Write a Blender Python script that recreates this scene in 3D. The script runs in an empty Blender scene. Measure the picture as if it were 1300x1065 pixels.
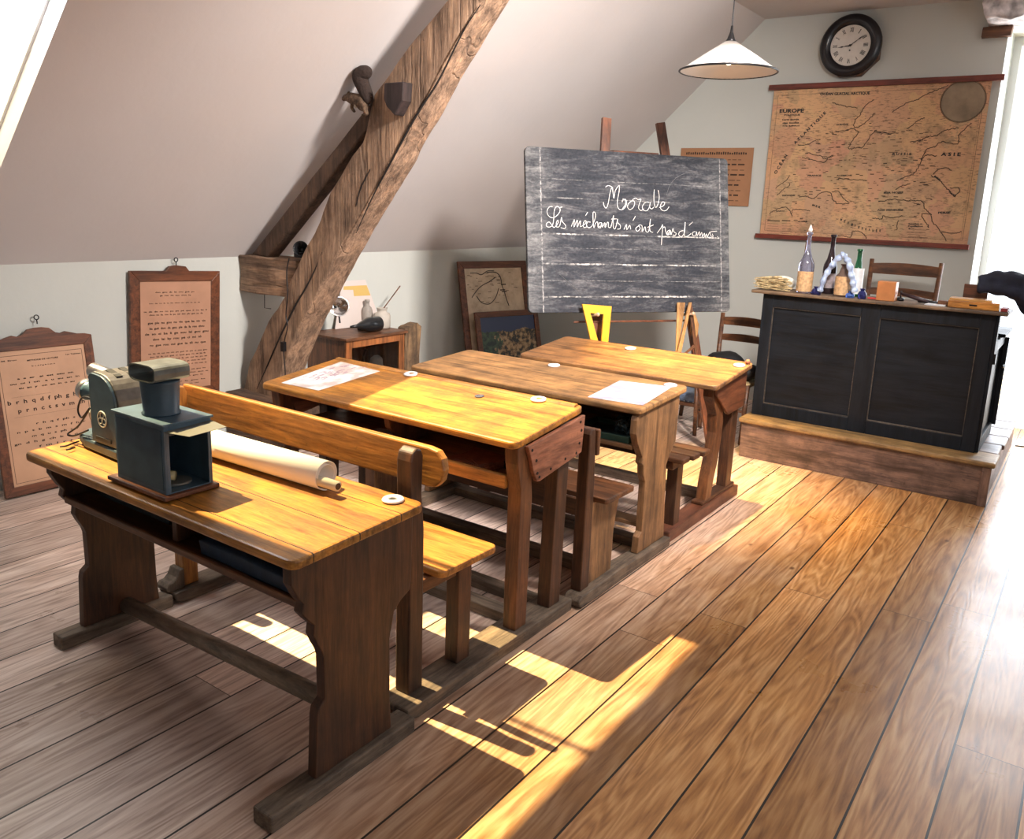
import bpy, bmesh, math, random
from mathutils import Vector as V, Matrix
random.seed(7)
C = bpy.context.scene.collection
PI = math.pi

# ------------------------------------------------------------ camera model
YAW, PIT, ROL, FPX, CH = -0.609972, -0.213883, 0.039474, 1055.78, 1.6
_f = V((math.sin(YAW)*math.cos(PIT), math.cos(YAW)*math.cos(PIT), math.sin(PIT)))
_r = V((math.cos(YAW), -math.sin(YAW), 0)); _u = _r.cross(_f)
R_ = _r*math.cos(ROL)+_u*math.sin(ROL); U_ = -_r*math.sin(ROL)+_u*math.cos(ROL)
CAM = V((0, 0, CH))
def ray(x, y): return R_*((x-650)/FPX) - U_*((y-487)/FPX) + _f
def at(x, y, ax, val):
    d = ray(x, y); return CAM + d*((val-CAM[ax])/d[ax])

# ------------------------------------------------------------ materials
MATS = {}
def new_mat(name):
    m = bpy.data.materials.new(name); m.use_nodes = True
    nt = m.node_tree; b = nt.nodes['Principled BSDF']
    return m, nt, b
def N(nt, t, **kw):
    n = nt.nodes.new(t)
    for k, v in kw.items():
        if k in n.inputs: n.inputs[k].default_value = v
        else: setattr(n, k, v)
    return n
def L(nt, a, b): nt.links.new(a, b)
def ramp(nt, fac, stops, interp='LINEAR'):
    r = nt.nodes.new('ShaderNodeValToRGB'); r.color_ramp.interpolation = interp
    e = r.color_ramp.elements
    while len(e) < len(stops): e.new(0.5)
    for i, (p, c) in enumerate(stops):
        e[i].position = p; e[i].color = (c[0], c[1], c[2], 1) if hasattr(c, '__len__') else (c, c, c, 1)
    L(nt, fac, r.inputs[0]); return r.outputs[0]
def mix(nt, fac, a, b, mode='MIX'):
    n = nt.nodes.new('ShaderNodeMix'); n.data_type = 'RGBA'; n.blend_type = mode
    for s, v in ((n.inputs[0], fac), (n.inputs[6], a), (n.inputs[7], b)):
        if hasattr(v, 'is_output'): L(nt, v, s)
        else: s.default_value = v if not hasattr(v, '__len__') else (v[0], v[1], v[2], 1)
    return n.outputs[2]
def M2(nt, op, a, b=None, c=None):
    n = nt.nodes.new('ShaderNodeMath'); n.operation = op
    for i, v in enumerate((a, b, c)):
        if v is None: continue
        if hasattr(v, 'is_output'): L(nt, v, n.inputs[i])
        else: n.inputs[i].default_value = v
    return n.outputs[0]
def plain(name, col, rough=0.6, metal=0, noise=0.0, scale=30, emit=0, trans=0, ior=1.45, bump=0, coat=0):
    if name in MATS: return MATS[name]
    m, nt, b = new_mat(name)
    b.inputs['Roughness'].default_value = rough; b.inputs['Metallic'].default_value = metal
    b.inputs['Base Color'].default_value = (*col, 1)
    if trans: b.inputs['Transmission Weight'].default_value = trans; b.inputs['IOR'].default_value = ior
    if coat: b.inputs['Coat Weight'].default_value = coat
    if noise or bump:
        tc = N(nt, 'ShaderNodeTexCoord'); nz = N(nt, 'ShaderNodeTexNoise', Scale=scale, Detail=5.0)
        L(nt, tc.outputs['Object'], nz.inputs['Vector'])
        if noise:
            c = ramp(nt, nz.outputs[0], [(0.3, [v*(1-noise) for v in col]), (0.7, [min(1, v*(1+noise)) for v in col])])
            L(nt, c, b.inputs['Base Color'])
        if bump:
            bp = N(nt, 'ShaderNodeBump', Strength=bump, Distance=0.01); L(nt, nz.outputs[0], bp.inputs['Height']); L(nt, bp.outputs[0], b.inputs['Normal'])
    if emit:
        b.inputs['Emission Color'].default_value = (*col, 1); b.inputs['Emission Strength'].default_value = emit
    MATS[name] = m; return m
def wood(name, c0, c1, axis='X', scale=1.0, rough=0.4, wear=0.35, spec=0.5, dirt=(0.03, 0.02, 0.015), planks=None, cracks=0.0):
    """timber with grain along axis; planks=(axis index, width, offset) draws joints between boards"""
    key = name+'_'+axis
    if key in MATS: return MATS[key]
    m, nt, b = new_mat(key)
    tc = N(nt, 'ShaderNodeTexCoord'); mp = N(nt, 'ShaderNodeMapping')
    s = {'X': (0.09, 1, 1), 'Y': (1, 0.09, 1), 'Z': (1, 1, 0.09)}[axis]
    mp.inputs['Scale'].default_value = [v*scale for v in s]
    L(nt, tc.outputs['Object'], mp.inputs['Vector'])
    big = N(nt, 'ShaderNodeTexNoise', Scale=9.0, Detail=3.0, Distortion=0.6); L(nt, mp.outputs[0], big.inputs['Vector'])
    wv = M2(nt, 'SINE', M2(nt, 'MULTIPLY', big.outputs[0], 58.0))
    wv = M2(nt, 'MULTIPLY_ADD', wv, 0.5, 0.5)
    fine = N(nt, 'ShaderNodeTexNoise', Scale=160.0, Detail=4.0); L(nt, mp.outputs[0], fine.inputs['Vector'])
    g = M2(nt, 'ADD', M2(nt, 'ADD', M2(nt, 'MULTIPLY', wv, 0.13), M2(nt, 'MULTIPLY', fine.outputs[0], 0.52)), M2(nt, 'MULTIPLY', big.outputs[0], 0.35))
    col = ramp(nt, g, [(0.2, c0), (0.75, c1)])
    mo = N(nt, 'ShaderNodeTexNoise', Scale=24.0, Detail=7.0, Roughness=0.7, Distortion=0.4); L(nt, mp.outputs[0], mo.inputs['Vector'])
    col = mix(nt, 1.0, col, ramp(nt, mo.outputs[0], [(0.36, (0.45, 0.42, 0.40)), (0.5, (1.0, 1.0, 1.0)), (0.66, (1.45, 1.4, 1.3))]), 'MULTIPLY')
    blot = N(nt, 'ShaderNodeTexNoise', Scale=6.0, Detail=6.0, Roughness=0.65); L(nt, tc.outputs['Object'], blot.inputs['Vector'])
    bf = ramp(nt, blot.outputs[0], [(0.36, 1.0), (0.6, 0.0)])
    col = mix(nt, M2(nt, 'MULTIPLY', bf, wear), col, dirt)
    sp = N(nt, 'ShaderNodeTexNoise', Scale=45.0, Detail=3.0); L(nt, tc.outputs['Object'], sp.inputs['Vector'])
    col = mix(nt, M2(nt, 'MULTIPLY', ramp(nt, sp.outputs[0], [(0.66, 0.0), (0.72, 1.0)]), 0.6*wear+0.1), col, dirt)
    h = g
    if cracks:
        cr = N(nt, 'ShaderNodeTexNoise', Scale=6.0, Detail=2.0, Distortion=0.2); L(nt, mp.outputs[0], cr.inputs['Vector'])
        cf = ramp(nt, M2(nt, 'ABSOLUTE', M2(nt, 'SUBTRACT', cr.outputs[0], 0.5)), [(0.0, 1.0), (0.012, 0.0)])
        col = mix(nt, M2(nt, 'MULTIPLY', cf, cracks), col, (0.008, 0.006, 0.005))
        h = M2(nt, 'SUBTRACT', g, M2(nt, 'MULTIPLY', cf, 2.0*cracks))
    if planks:
        sx = N(nt, 'ShaderNodeSeparateXYZ'); L(nt, tc.outputs['Object'], sx.inputs[0])
        q = M2(nt, 'FRACT', M2(nt, 'DIVIDE', M2(nt, 'ADD', sx.outputs[planks[0]], planks[2]), planks[1]))
        seam = M2(nt, 'LESS_THAN', q, 0.0035/planks[1])
        col = mix(nt, seam, col, (0.01, 0.006, 0.003))
        h = M2(nt, 'SUBTRACT', h, M2(nt, 'MULTIPLY', seam, 2.0))
    L(nt, col, b.inputs['Base Color'])
    rr = ramp(nt, blot.outputs[0], [(0.3, min(1, rough+0.15)), (0.7, rough)])
    L(nt, rr, b.inputs['Roughness']); b.inputs['Specular IOR Level'].default_value = spec
    bp = N(nt, 'ShaderNodeBump', Strength=0.25 if not cracks else 0.6, Distance=0.004 if not cracks else 0.012); L(nt, h, bp.inputs['Height']); L(nt, bp.outputs[0], b.inputs['Normal'])
    MATS[key] = m; return m

def floor_material():
    m, nt, b = new_mat('floorboards')
    tc = N(nt, 'ShaderNodeTexCoord'); sx = N(nt, 'ShaderNodeSeparateXYZ'); L(nt, tc.outputs['Object'], sx.inputs[0])
    X, Y = sx.outputs[0], sx.outputs[1]
    W = 0.1945
    p = M2(nt, 'DIVIDE', M2(nt, 'ADD', X, 0.158+W*40), W)
    k = M2(nt, 'FLOOR', p); fr = M2(nt, 'FRACT', p)
    wn = N(nt, 'ShaderNodeTexWhiteNoise', noise_dimensions='1D'); L(nt, k, wn.inputs['W'])
    joint = M2(nt, 'FRACT', M2(nt, 'ADD', M2(nt, 'DIVIDE', Y, 2.9), M2(nt, 'MULTIPLY', wn.outputs[0], 7.3)))
    seg = M2(nt, 'FLOOR', M2(nt, 'ADD', M2(nt, 'DIVIDE', Y, 2.9), M2(nt, 'MULTIPLY', wn.outputs[0], 7.3)))
    wn2 = N(nt, 'ShaderNodeTexWhiteNoise', noise_dimensions='2D'); cb0 = N(nt, 'ShaderNodeCombineXYZ'); L(nt, k, cb0.inputs[0]); L(nt, seg, cb0.inputs[1]); L(nt, cb0.outputs[0], wn2.inputs['Vector'])
    cb = N(nt, 'ShaderNodeCombineXYZ')
    L(nt, M2(nt, 'ADD', M2(nt, 'MULTIPLY', fr, W), M2(nt, 'MULTIPLY', k, 3.17)), cb.inputs[0])
    L(nt, M2(nt, 'ADD', M2(nt, 'MULTIPLY', Y, 0.085), M2(nt, 'MULTIPLY', wn2.outputs[0], 9.0)), cb.inputs[1])
    n1 = N(nt, 'ShaderNodeTexNoise', Scale=7.5, Detail=2.5, Distortion=0.45); L(nt, cb.outputs[0], n1.inputs['Vector'])
    rings = M2(nt, 'MULTIPLY_ADD', M2(nt, 'SINE', M2(nt, 'MULTIPLY', n1.outputs[0], 95.0)), 0.5, 0.5)
    n2 = N(nt, 'ShaderNodeTexNoise', Scale=120.0, Detail=4.0); L(nt, cb.outputs[0], n2.inputs['Vector'])
    n5 = N(nt, 'ShaderNodeTexNoise', Scale=30.0, Detail=5.0, Roughness=0.65, Distortion=0.5); L(nt, cb.outputs[0], n5.inputs['Vector'])
    g = M2(nt, 'ADD', M2(nt, 'ADD', M2(nt, 'MULTIPLY', rings, 0.13), M2(nt, 'MULTIPLY', n2.outputs[0], 0.17)), M2(nt, 'MULTIPLY', n5.outputs[0], 0.70))
    colA = ramp(nt, g, [(0.3, (0.24, 0.090, 0.020)), (0.5, (0.49, 0.225, 0.065)), (0.72, (0.70, 0.40, 0.16))])
    colB = ramp(nt, g, [(0.3, (0.22, 0.095, 0.036)), (0.5, (0.47, 0.24, 0.095)), (0.72, (0.68, 0.43, 0.21))])
    col = mix(nt, wn2.outputs[0], colA, colB)
    worn = N(nt, 'ShaderNodeTexNoise', Scale=1.6, Detail=6.0, Roughness=0.6); L(nt, tc.outputs['Object'], worn.inputs['Vector'])
    col = mix(nt, ramp(nt, worn.outputs[0], [(0.42, 0.0), (0.68, 0.6)]), col, colB)
    # greyer, paler boards towards the desks: pale glare put into the colour
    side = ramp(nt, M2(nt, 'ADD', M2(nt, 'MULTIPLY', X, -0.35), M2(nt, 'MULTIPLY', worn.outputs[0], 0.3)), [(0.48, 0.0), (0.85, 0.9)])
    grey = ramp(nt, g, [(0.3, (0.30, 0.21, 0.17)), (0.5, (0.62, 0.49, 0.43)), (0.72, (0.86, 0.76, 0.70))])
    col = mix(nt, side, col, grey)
    wn3 = N(nt, 'ShaderNodeTexWhiteNoise', noise_dimensions='1D'); L(nt, M2(nt, 'ADD', k, M2(nt, 'MULTIPLY', seg, 13.7)), wn3.inputs['W'])
    br = M2(nt, 'MULTIPLY_ADD', wn3.outputs[0], 0.5, 0.78)
    cbb = N(nt, 'ShaderNodeCombineXYZ')
    for i in range(3): L(nt, br, cbb.inputs[i])
    col = mix(nt, 1.0, col, cbb.outputs[0], 'MULTIPLY')
    # knots
    vc = N(nt, 'ShaderNodeCombineXYZ'); L(nt, M2(nt, 'MULTIPLY', X, 2.6), vc.inputs[0]); L(nt, M2(nt, 'MULTIPLY', Y, 1.5), vc.inputs[1])
    vo = N(nt, 'ShaderNodeTexVoronoi', Scale=1.35); L(nt, vc.outputs[0], vo.inputs['Vector'])
    kn = ramp(nt, vo.outputs['Distance'], [(0.018, 1.0), (0.05, 0.0)])
    col = mix(nt, M2(nt, 'MULTIPLY', kn, 0.85), col, (0.10, 0.035, 0.014))
    seam = M2(nt, 'MAXIMUM', M2(nt, 'MULTIPLY', M2(nt, 'LESS_THAN', fr, 0.034), 1.0), M2(nt, 'MULTIPLY', M2(nt, 'LESS_THAN', joint, 0.0009), 1.0))
    col = mix(nt, seam, col, (0.012, 0.007, 0.004))
    L(nt, col, b.inputs['Base Color'])
    ro = ramp(nt, worn.outputs[0], [(0.3, 0.24), (0.7, 0.42)]); L(nt, ro, b.inputs['Roughness'])
    b.inputs['Specular IOR Level'].default_value = 0.45
    bp = N(nt, 'ShaderNodeBump', Strength=0.25, Distance=0.004)
    L(nt, M2(nt, 'SUBTRACT', M2(nt, 'MULTIPLY', g, 0.6), M2(nt, 'MULTIPLY', seam, 2.0)), bp.inputs['Height']); L(nt, bp.outputs[0], b.inputs['Normal'])
    return m
def plaster(name, col, var=0.06):
    m, nt, b = new_mat(name)
    tc = N(nt, 'ShaderNodeTexCoord'); n1 = N(nt, 'ShaderNodeTexNoise', Scale=1.3, Detail=5.0); L(nt, tc.outputs['Object'], n1.inputs['Vector'])
    c = ramp(nt, n1.outputs[0], [(0.3, [v*(1-var) for v in col]), (0.7, col)]); L(nt, c, b.inputs['Base Color'])
    b.inputs['Roughness'].default_value = 0.85
    n2 = N(nt, 'ShaderNodeTexNoise', Scale=14.0, Detail=6.0); L(nt, tc.outputs['Object'], n2.inputs['Vector'])
    bp = N(nt, 'ShaderNodeBump', Strength=0.18, Distance=0.01); L(nt, n2.outputs[0], bp.inputs['Height']); L(nt, bp.outputs[0], b.inputs['Normal'])
    return m
# timbers
def w_top(ax='X'): return wood('oiled_oak_top', (0.26, 0.085, 0.012), (0.60, 0.28, 0.05), ax, 1.0, 0.33, 0.35, planks=(1, 0.16, 0.03))
def w_top2(ax='X'): return wood('old_oak_top', (0.30, 0.095, 0.012), (0.66, 0.29, 0.045), ax, 1.0, 0.36, 0.5)
def w_top3(ax='X'): return wood('pale_oak_top', (0.27, 0.125, 0.04), (0.52, 0.28, 0.105), ax, 1.0, 0.42, 0.45)
def w_top4(ax='X'): return wood('brown_oak_top', (0.20, 0.085, 0.03), (0.42, 0.205, 0.075), ax, 1.0, 0.36, 0.5)
def w_dark(ax='Z'): return wood('dark_walnut', (0.032, 0.012, 0.006), (0.125, 0.050, 0.021), ax, 1.0, 0.42, 0.5)
def w_mid(ax='Z'): return wood('brown_beech', (0.062, 0.022, 0.009), (0.215, 0.085, 0.032), ax, 1.0, 0.4, 0.45)
def w_pale(ax='Z'): return wood('tan_beech', (0.16, 0.075, 0.03), (0.34, 0.18, 0.08), ax, 1.0, 0.45, 0.4)
def w_orange(ax='X'): return wood('orange_pine', (0.30, 0.105, 0.02), (0.60, 0.27, 0.06), ax, 1.0, 0.35, 0.25)
def w_grey(ax='Y'): return wood('grey_worn_oak', (0.075, 0.052, 0.036), (0.25, 0.185, 0.13), ax, 1.0, 0.6, 0.5)
def w_red(ax='Y'): return wood('reddish_board', (0.22, 0.075, 0.04), (0.40, 0.165, 0.095), ax, 1.0, 0.42, 0.3)
def w_frame(ax='Z'): return wood('red_brown_frame', (0.075, 0.022, 0.010), (0.20, 0.07, 0.03), ax, 1.0, 0.4, 0.35)
def w_beam(ax='Z'): return wood('rough_beam', (0.14, 0.085, 0.052), (0.52, 0.34, 0.225), ax, 0.8, 0.75, 0.45, cracks=0.35)
def w_beam2(ax='Z'): return wood('dark_strut', (0.05, 0.028, 0.018), (0.16, 0.095, 0.06), ax, 0.8, 0.7, 0.5, cracks=0.2)
def w_black(ax='X'): return wood('black_paint_wood', (0.003, 0.0045, 0.008), (0.008, 0.012, 0.018), ax, 1.0, 0.5, 0.2, spec=0.28, dirt=(0.018, 0.020, 0.024))
def w_step(ax='X'): return wood('podium_wood', (0.085, 0.055, 0.045), (0.28, 0.175, 0.135), ax, 1.0, 0.4, 0.6)
def w_steptop(ax='X'): return wood('podium_top_wood', (0.20, 0.11, 0.035), (0.46, 0.29, 0.12), ax, 1.0, 0.5, 0.5)
metal_dark = plain('dark_metal', (0.02, 0.02, 0.022), 0.4, 0.6)
metal_steel = plain('steel', (0.6, 0.6, 0.6), 0.3, 1.0)
brass = plain('brass', (0.55, 0.40, 0.15), 0.35, 1.0)
porcelain = plain('white_porcelain', (0.80, 0.80, 0.82), 0.2)
ink = plain('black_ink', (0.015, 0.013, 0.012), 0.5)
inkbrown = plain('brown_print', (0.045, 0.022, 0.012), 0.7)

# ------------------------------------------------------------ mesh builder
class MB:
    def __init__(s, M=None): s.bm = bmesh.new(); s.M = M or Matrix.Identity(4)
    def _v(s, p): return s.bm.verts.new(s.M @ V(p))
    def box(s, x0, x1, y0, y1, z0, z1):
        v = [s._v((x, y, z)) for x in (x0, x1) for y in (y0, y1) for z in (z0, z1)]
        for f in ((0, 1, 3, 2), (4, 6, 7, 5), (0, 4, 5, 1), (2, 3, 7, 6), (0, 2, 6, 4), (1, 5, 7, 3)): s.bm.faces.new([v[i] for i in f])
        return s
    def hexa(s, bot, top):
        a = [s._v(p) for p in bot]; b = [s._v(p) for p in top]
        s.bm.faces.new(a[::-1]); s.bm.faces.new(b); n = len(a)
        for i in range(n): s.bm.faces.new([a[i], a[(i+1) % n], b[(i+1) % n], b[i]])
        return s
    def prism(s, prof, axis, a, b):
        """prof: 2-D outline in the two other axes (x,y | x,z | y,z order)"""
        def P(p, t):
            return {'X': (t, p[0], p[1]), 'Y': (p[0], t, p[1]), 'Z': (p[0], p[1], t)}[axis]
        return s.hexa([P(p, a) for p in prof], [P(p, b) for p in prof])
    def tube(s, pts, r, n=8, closed=False, caps=True):
        pts = [V(p) for p in pts]; rs = r if hasattr(r, '__len__') else [r]*len(pts)
        rings = []; prev = None
        for i, p in enumerate(pts):
            if closed: t = pts[(i+1) % len(pts)]-pts[i-1]
            else: t = pts[min(i+1, len(pts)-1)]-pts[max(i-1, 0)]
            if t.length < 1e-9: t = V((0, 0, 1))
            t.normalize()
            a = prev if prev is not None else (V((0, 0, 1)) if abs(t.z) < 0.9 else V((1, 0, 0)))
            a = a - t*a.dot(t)
            if a.length < 1e-6: a = V((1, 0, 0)).cross(t)
            a.normalize(); b = t.cross(a); prev = a
            rings.append([s._v(p+(a*math.cos(q*2*PI/n)+b*math.sin(q*2*PI/n))*rs[i]) for q in range(n)])
        m = len(rings)
        for i in range(m if closed else m-1):
            A, B = rings[i], rings[(i+1) % m]
            for q in range(n): s.bm.faces.new([A[q], A[(q+1) % n], B[(q+1) % n], B[q]])
        if caps and not closed: s.bm.faces.new(rings[0][::-1]); s.bm.faces.new(rings[-1])
        return s
    def lathe(s, prof, c=(0, 0, 0), axis=(0, 0, 1), n=24, caps=True):
        q = V((0, 0, 1)).rotation_difference(V(axis)).to_matrix(); rings = []
        for r, z in prof:
            rings.append([s._v(V(c)+q @ V((r*math.cos(k*2*PI/n), r*math.sin(k*2*PI/n), z))) for k in range(n)])
        for A, B in zip(rings, rings[1:]):
            for k in range(n): s.bm.faces.new([A[k], A[(k+1) % n], B[(k+1) % n], B[k]])
        if caps: s.bm.faces.new(rings[0][::-1]); s.bm.faces.new(rings[-1])
        return s
    def ball(s, c, r, sx=1, sy=1, sz=1, sub=3):
        t = bmesh.ops.create_icosphere(s.bm, subdivisions=sub, radius=1.0)
        for v in t['verts']: v.co = s.M @ (V(c)+V((v.co.x*r*sx, v.co.y*r*sy, v.co.z*r*sz)))
        return s
    def slab(s, x0, x1, y0, y1, zn, zb, th, r=0.03):
        """rounded-corner board whose top rises from zn at y0 to zb at y1"""
        out = []
        for cx, cy, a0 in ((x1-r, y1-r, 0), (x0+r, y1-r, 90), (x0+r, y0+r, 180), (x1-r, y0+r, 270)):
            for k in range(6):
                a = math.radians(a0+k*18); out.append((cx+r*math.cos(a), cy+r*math.sin(a)))
        zz = lambda y: zn+(zb-zn)*(y-y0)/(y1-y0)
        return s.hexa([(x, y, zz(y)-th) for x, y in out], [(x, y, zz(y)) for x, y in out])
def obj(name, mb, mat, parent=None, bevel=0.0, smooth=False, sub=0):
    bmesh.ops.recalc_face_normals(mb.bm, faces=mb.bm.faces)
    me = bpy.data.meshes.new(name); mb.bm.to_mesh(me); mb.bm.free()
    me.materials.append(mat)
    o = bpy.data.objects.new(name, me); C.objects.link(o)
    if parent is not None:
        q = parent
        while q.parent: q = q.parent
        if q.type == 'EMPTY': me.transform(Matrix.Translation(-q.location))
        o.parent = parent
    if smooth:
        for p in me.polygons: p.use_smooth = True
    if bevel:
        bv = o.modifiers.new('bevel', 'BEVEL'); bv.width = bevel; bv.segments = 2; bv.limit_method = 'ANGLE'; bv.angle_limit = math.radians(40)
    if sub:
        ss = o.modifiers.new('sub', 'SUBSURF'); ss.levels = sub; ss.render_levels = sub
    return o
def tag(o, label=None, cat=None, group=None, kind=None):
    if label: o['label'] = label
    if cat: o['category'] = cat
    if group: o['group'] = group
    if kind: o['kind'] = kind
    return o
def thing(name, loc, label, cat, group=None):
    o = bpy.data.objects.new(name, None); o.empty_display_size = 0.1; o.location = loc; C.objects.link(o)
    return tag(o, label, cat, group)
def struct(name, mb, mat, **k): return tag(obj(name, mb, mat, **k), kind='structure')
def smooth_line(pts, k=6):
    out = []; n = len(pts)
    if n < 3: return [V(p) for p in pts]
    for i in range(n-1):
        p0, p1, p2, p3 = (V(pts[max(i-1, 0)]), V(pts[i]), V(pts[i+1]), V(pts[min(i+2, n-1)]))
        for j in range(k):
            t = j/k
            out.append(0.5*((2*p1)+(p2-p0)*t+(2*p0-5*p1+4*p2-p3)*t*t+(3*p1-p0-3*p2+p3)*t**3))
    out.append(V(pts[-1])); return out
class Fr:
    """a flat frame: origin o (bottom-left), ux to the viewer's right, uy up, un towards the viewer"""
    def __init__(s, o, ux, uy): s.o = V(o); s.ux = V(ux).normalized(); s.uy = V(uy).normalized(); s.un = s.ux.cross(s.uy)
    def M(s): return Matrix(((s.ux.x, s.uy.x, s.un.x, s.o.x), (s.ux.y, s.uy.y, s.un.y, s.o.y), (s.ux.z, s.uy.z, s.un.z, s.o.z), (0, 0, 0, 1)))
    def uv(s, x, y, d=0):
        r = ray(x, y); q = CAM + r*(((s.o+s.un*d-CAM).dot(s.un))/r.dot(s.un)); w = q-s.o
        return w.dot(s.ux), w.dot(s.uy)
TEXTS = []
def text_mesh(name, items, mat, parent, frame, depth=0.0006, off=0.0, bold=0.035):
    """items: (string, u, v, height, angle, width or None) merged into one mesh of lettering on a frame"""
    mb = MB()
    for (st, u, v, h, a, w) in items:
        cu = bpy.data.curves.new('t', 'FONT'); cu.body = st; cu.size = h*1.35; cu.resolution_u = 2; cu.offset = h*bold
        to = bpy.data.objects.new('t', cu); C.objects.link(to)
        dg = bpy.context.evaluated_depsgraph_get(); dg.update()
        me = bpy.data.meshes.new_from_object(to.evaluated_get(dg))
        bpy.data.objects.remove(to)
        if len(me.vertices):
            xs = [q.co.x for q in me.vertices]; L0 = max(xs)-min(xs)
            sx = (w/L0) if w else 1.0
            me.transform(frame.M() @ Matrix.Translation((u, v, off+depth)) @ Matrix.Rotation(a, 4, 'Z') @ Matrix.Diagonal((sx, 1, 1, 1)))
            mb.bm.from_mesh(me)
        bpy.data.meshes.remove(me)
    return obj(name, mb, mat, parent)
def rough_up(o, amt, scale=6, sub=0, seed=0):
    """uneven hewn surface on real vertices"""
    from mathutils import noise
    me = o.data
    if sub:
        bm = bmesh.new(); bm.from_mesh(me); bmesh.ops.subdivide_edges(bm, edges=bm.edges, cuts=sub, use_grid_fill=True); bm.to_mesh(me); bm.free()
    for v in me.vertices:
        w = v.co+V((seed, seed*2, 0)); v.co += noise.noise_vector(w*scale)*amt + noise.noise_vector(w*scale*3.3)*amt*0.35

# ------------------------------------------------------------ setting
YB, XL, ZC, XF = 7.0, -4.6, 1.19, -2.543
SL = (3.125-ZC)/(XF-XL); ZT = 3.125
def slope_pt(x, y, d=0.0): return (x, y, ZC+(x-XL)*SL+d)
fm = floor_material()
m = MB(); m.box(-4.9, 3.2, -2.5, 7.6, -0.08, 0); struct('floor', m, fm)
wall_m = plaster('wall_plaster', (0.58, 0.605, 0.57)); slope_m = plaster('ceiling_plaster', (0.63, 0.595, 0.585))
m = MB(); m.box(-4.9, XL, -2.5, 7.3, -0.08, ZC+0.02); struct('wall_left', m, wall_m)
# back wall with the tall door opening at the right of the teacher's desk
m = MB()
DX0, DX1, DZ = -0.80, 0.62, 2.93
m.prism([(XL-0.3, -0.08), (DX0, -0.08), (DX0, ZT+0.3), (XF-0.3, ZT+0.3), (XL-0.3, ZC)], 'Y', YB, YB+0.5)
m.box(DX0, DX1, YB, YB+0.5, DZ, ZT+0.3); m.box(DX1, 3.2, YB, YB+0.5, -0.08, ZT+0.3)
struct('wall_back', m, wall_m)
# sloped and flat ceiling, with two roof windows cut in the slope
SK = [(-4.15, -2.56, 1.17, 1.80), (-3.24, -2.56, 1.8001, 2.62)]
m = MB(); th = 0.15
xs = sorted({XL-0.32, XF} | {a for s in SK for a in s[:2]}); ys = sorted({-2.5, 7.3} | {a for s in SK for a in s[2:]})
def in_sky(cx, cy): return any(a < cx < b and c < cy < d for a, b, c, d in SK)
for i in range(len(xs)-1):
    for j in range(len(ys)-1):
        if in_sky((xs[i]+xs[i+1])/2, (ys[j]+ys[j+1])/2): continue
        a, b, c, d = xs[i], xs[i+1], ys[j], ys[j+1]
        q = [slope_pt(a, c), slope_pt(b, c), slope_pt(b, d), slope_pt(a, d)]
        up = V((-SL, 0, 1)).normalized()*th
        m.hexa(q, [V(p)+up for p in q])
m.box(XF, 3.2, -2.5, 7.3, ZT, ZT+0.2)
struct('ceiling', m, slope_m)
white_paint = plain('white_painted_wood', (0.8, 0.8, 0.78), 0.45)
for k, (a, b, c, d) in enumerate(SK):
    m = MB(); e = V((1, 0, SL)).normalized(); un = V((-SL, 0, 1)).normalized()
    for (x0, x1, y0, y1) in ((a, a+0.015, c, d), (b-0.012, b, c, d), (a+0.015, b-0.012, c, c+0.012), (a+0.015, b-0.012, d-0.012, d)):
        q = [V(slope_pt(x0, y0))+un*0.10, V(slope_pt(x1, y0))+un*0.10, V(slope_pt(x1, y1))+un*0.10, V(slope_pt(x0, y1))+un*0.10]
        m.hexa(q, [p+un*0.05 for p in q])
    struct('window_%d' % (k+1), m, white_paint)
# frosted lower pane of the big roof window, added to hold back direct sun
m = MB(); un = V((-SL, 0, 1)).normalized(); q = [V(slope_pt(x, y))+un*0.115 for x, y in ((-4.155, 1.166), (-3.55, 1.166), (-3.55, 1.801), (-4.155, 1.801))]
m.hexa(q, [p+un*0.006 for p in q]); fro, fnt_, fb_ = new_mat('frosted_glass'); tr = N(fnt_, 'ShaderNodeBsdfTranslucent'); tr.inputs[0].default_value = (0.9, 0.92, 0.95, 1)
L(fnt_, tr.outputs[0], fnt_.nodes['Material Output'].inputs[0]); struct('window_3', m, fro)
# white door frame standing in the opening
m = MB(); m.box(DX0+0.0, DX0+0.05, 7.42, 7.5, 0, DZ); m.box(DX1-0.05, DX1, 7.42, 7.5, 0, DZ); m.box(DX0+0.05, DX1-0.05, 7.42, 7.5, DZ-0.06, DZ)
struct('door_1', m, white_paint)
m = MB(); m.box(DX0-0.16, DX0+0.02, 6.955, 7.02, 2.80+0.06, 2.93); o = struct('trim_1', m, w_mid('X')); rough_up(o, 0.008, 9, 3)
m = MB(); m.box(-3.0, 3.2, 7.5, 11.0, -0.30, -0.09)
struct('floor_terrace', m, plain('terrace_stone', (0.75, 0.74, 0.72), 0.8, noise=0.08))

m = MB(); m.box(-4.9, 3.4, -2.7, -2.5, -0.08, ZT+0.2); struct('wall_front', m, wall_m)
m = MB(); m.box(3.2, 3.4, -2.5, -0.6, -0.08, ZT+0.2); m.box(3.2, 3.4, 3.4, 7.5, -0.08, ZT+0.2); m.box(3.2, 3.4, -0.6, 3.4, -0.08, 0.8); struct('wall_right', m, wall_m)
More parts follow.
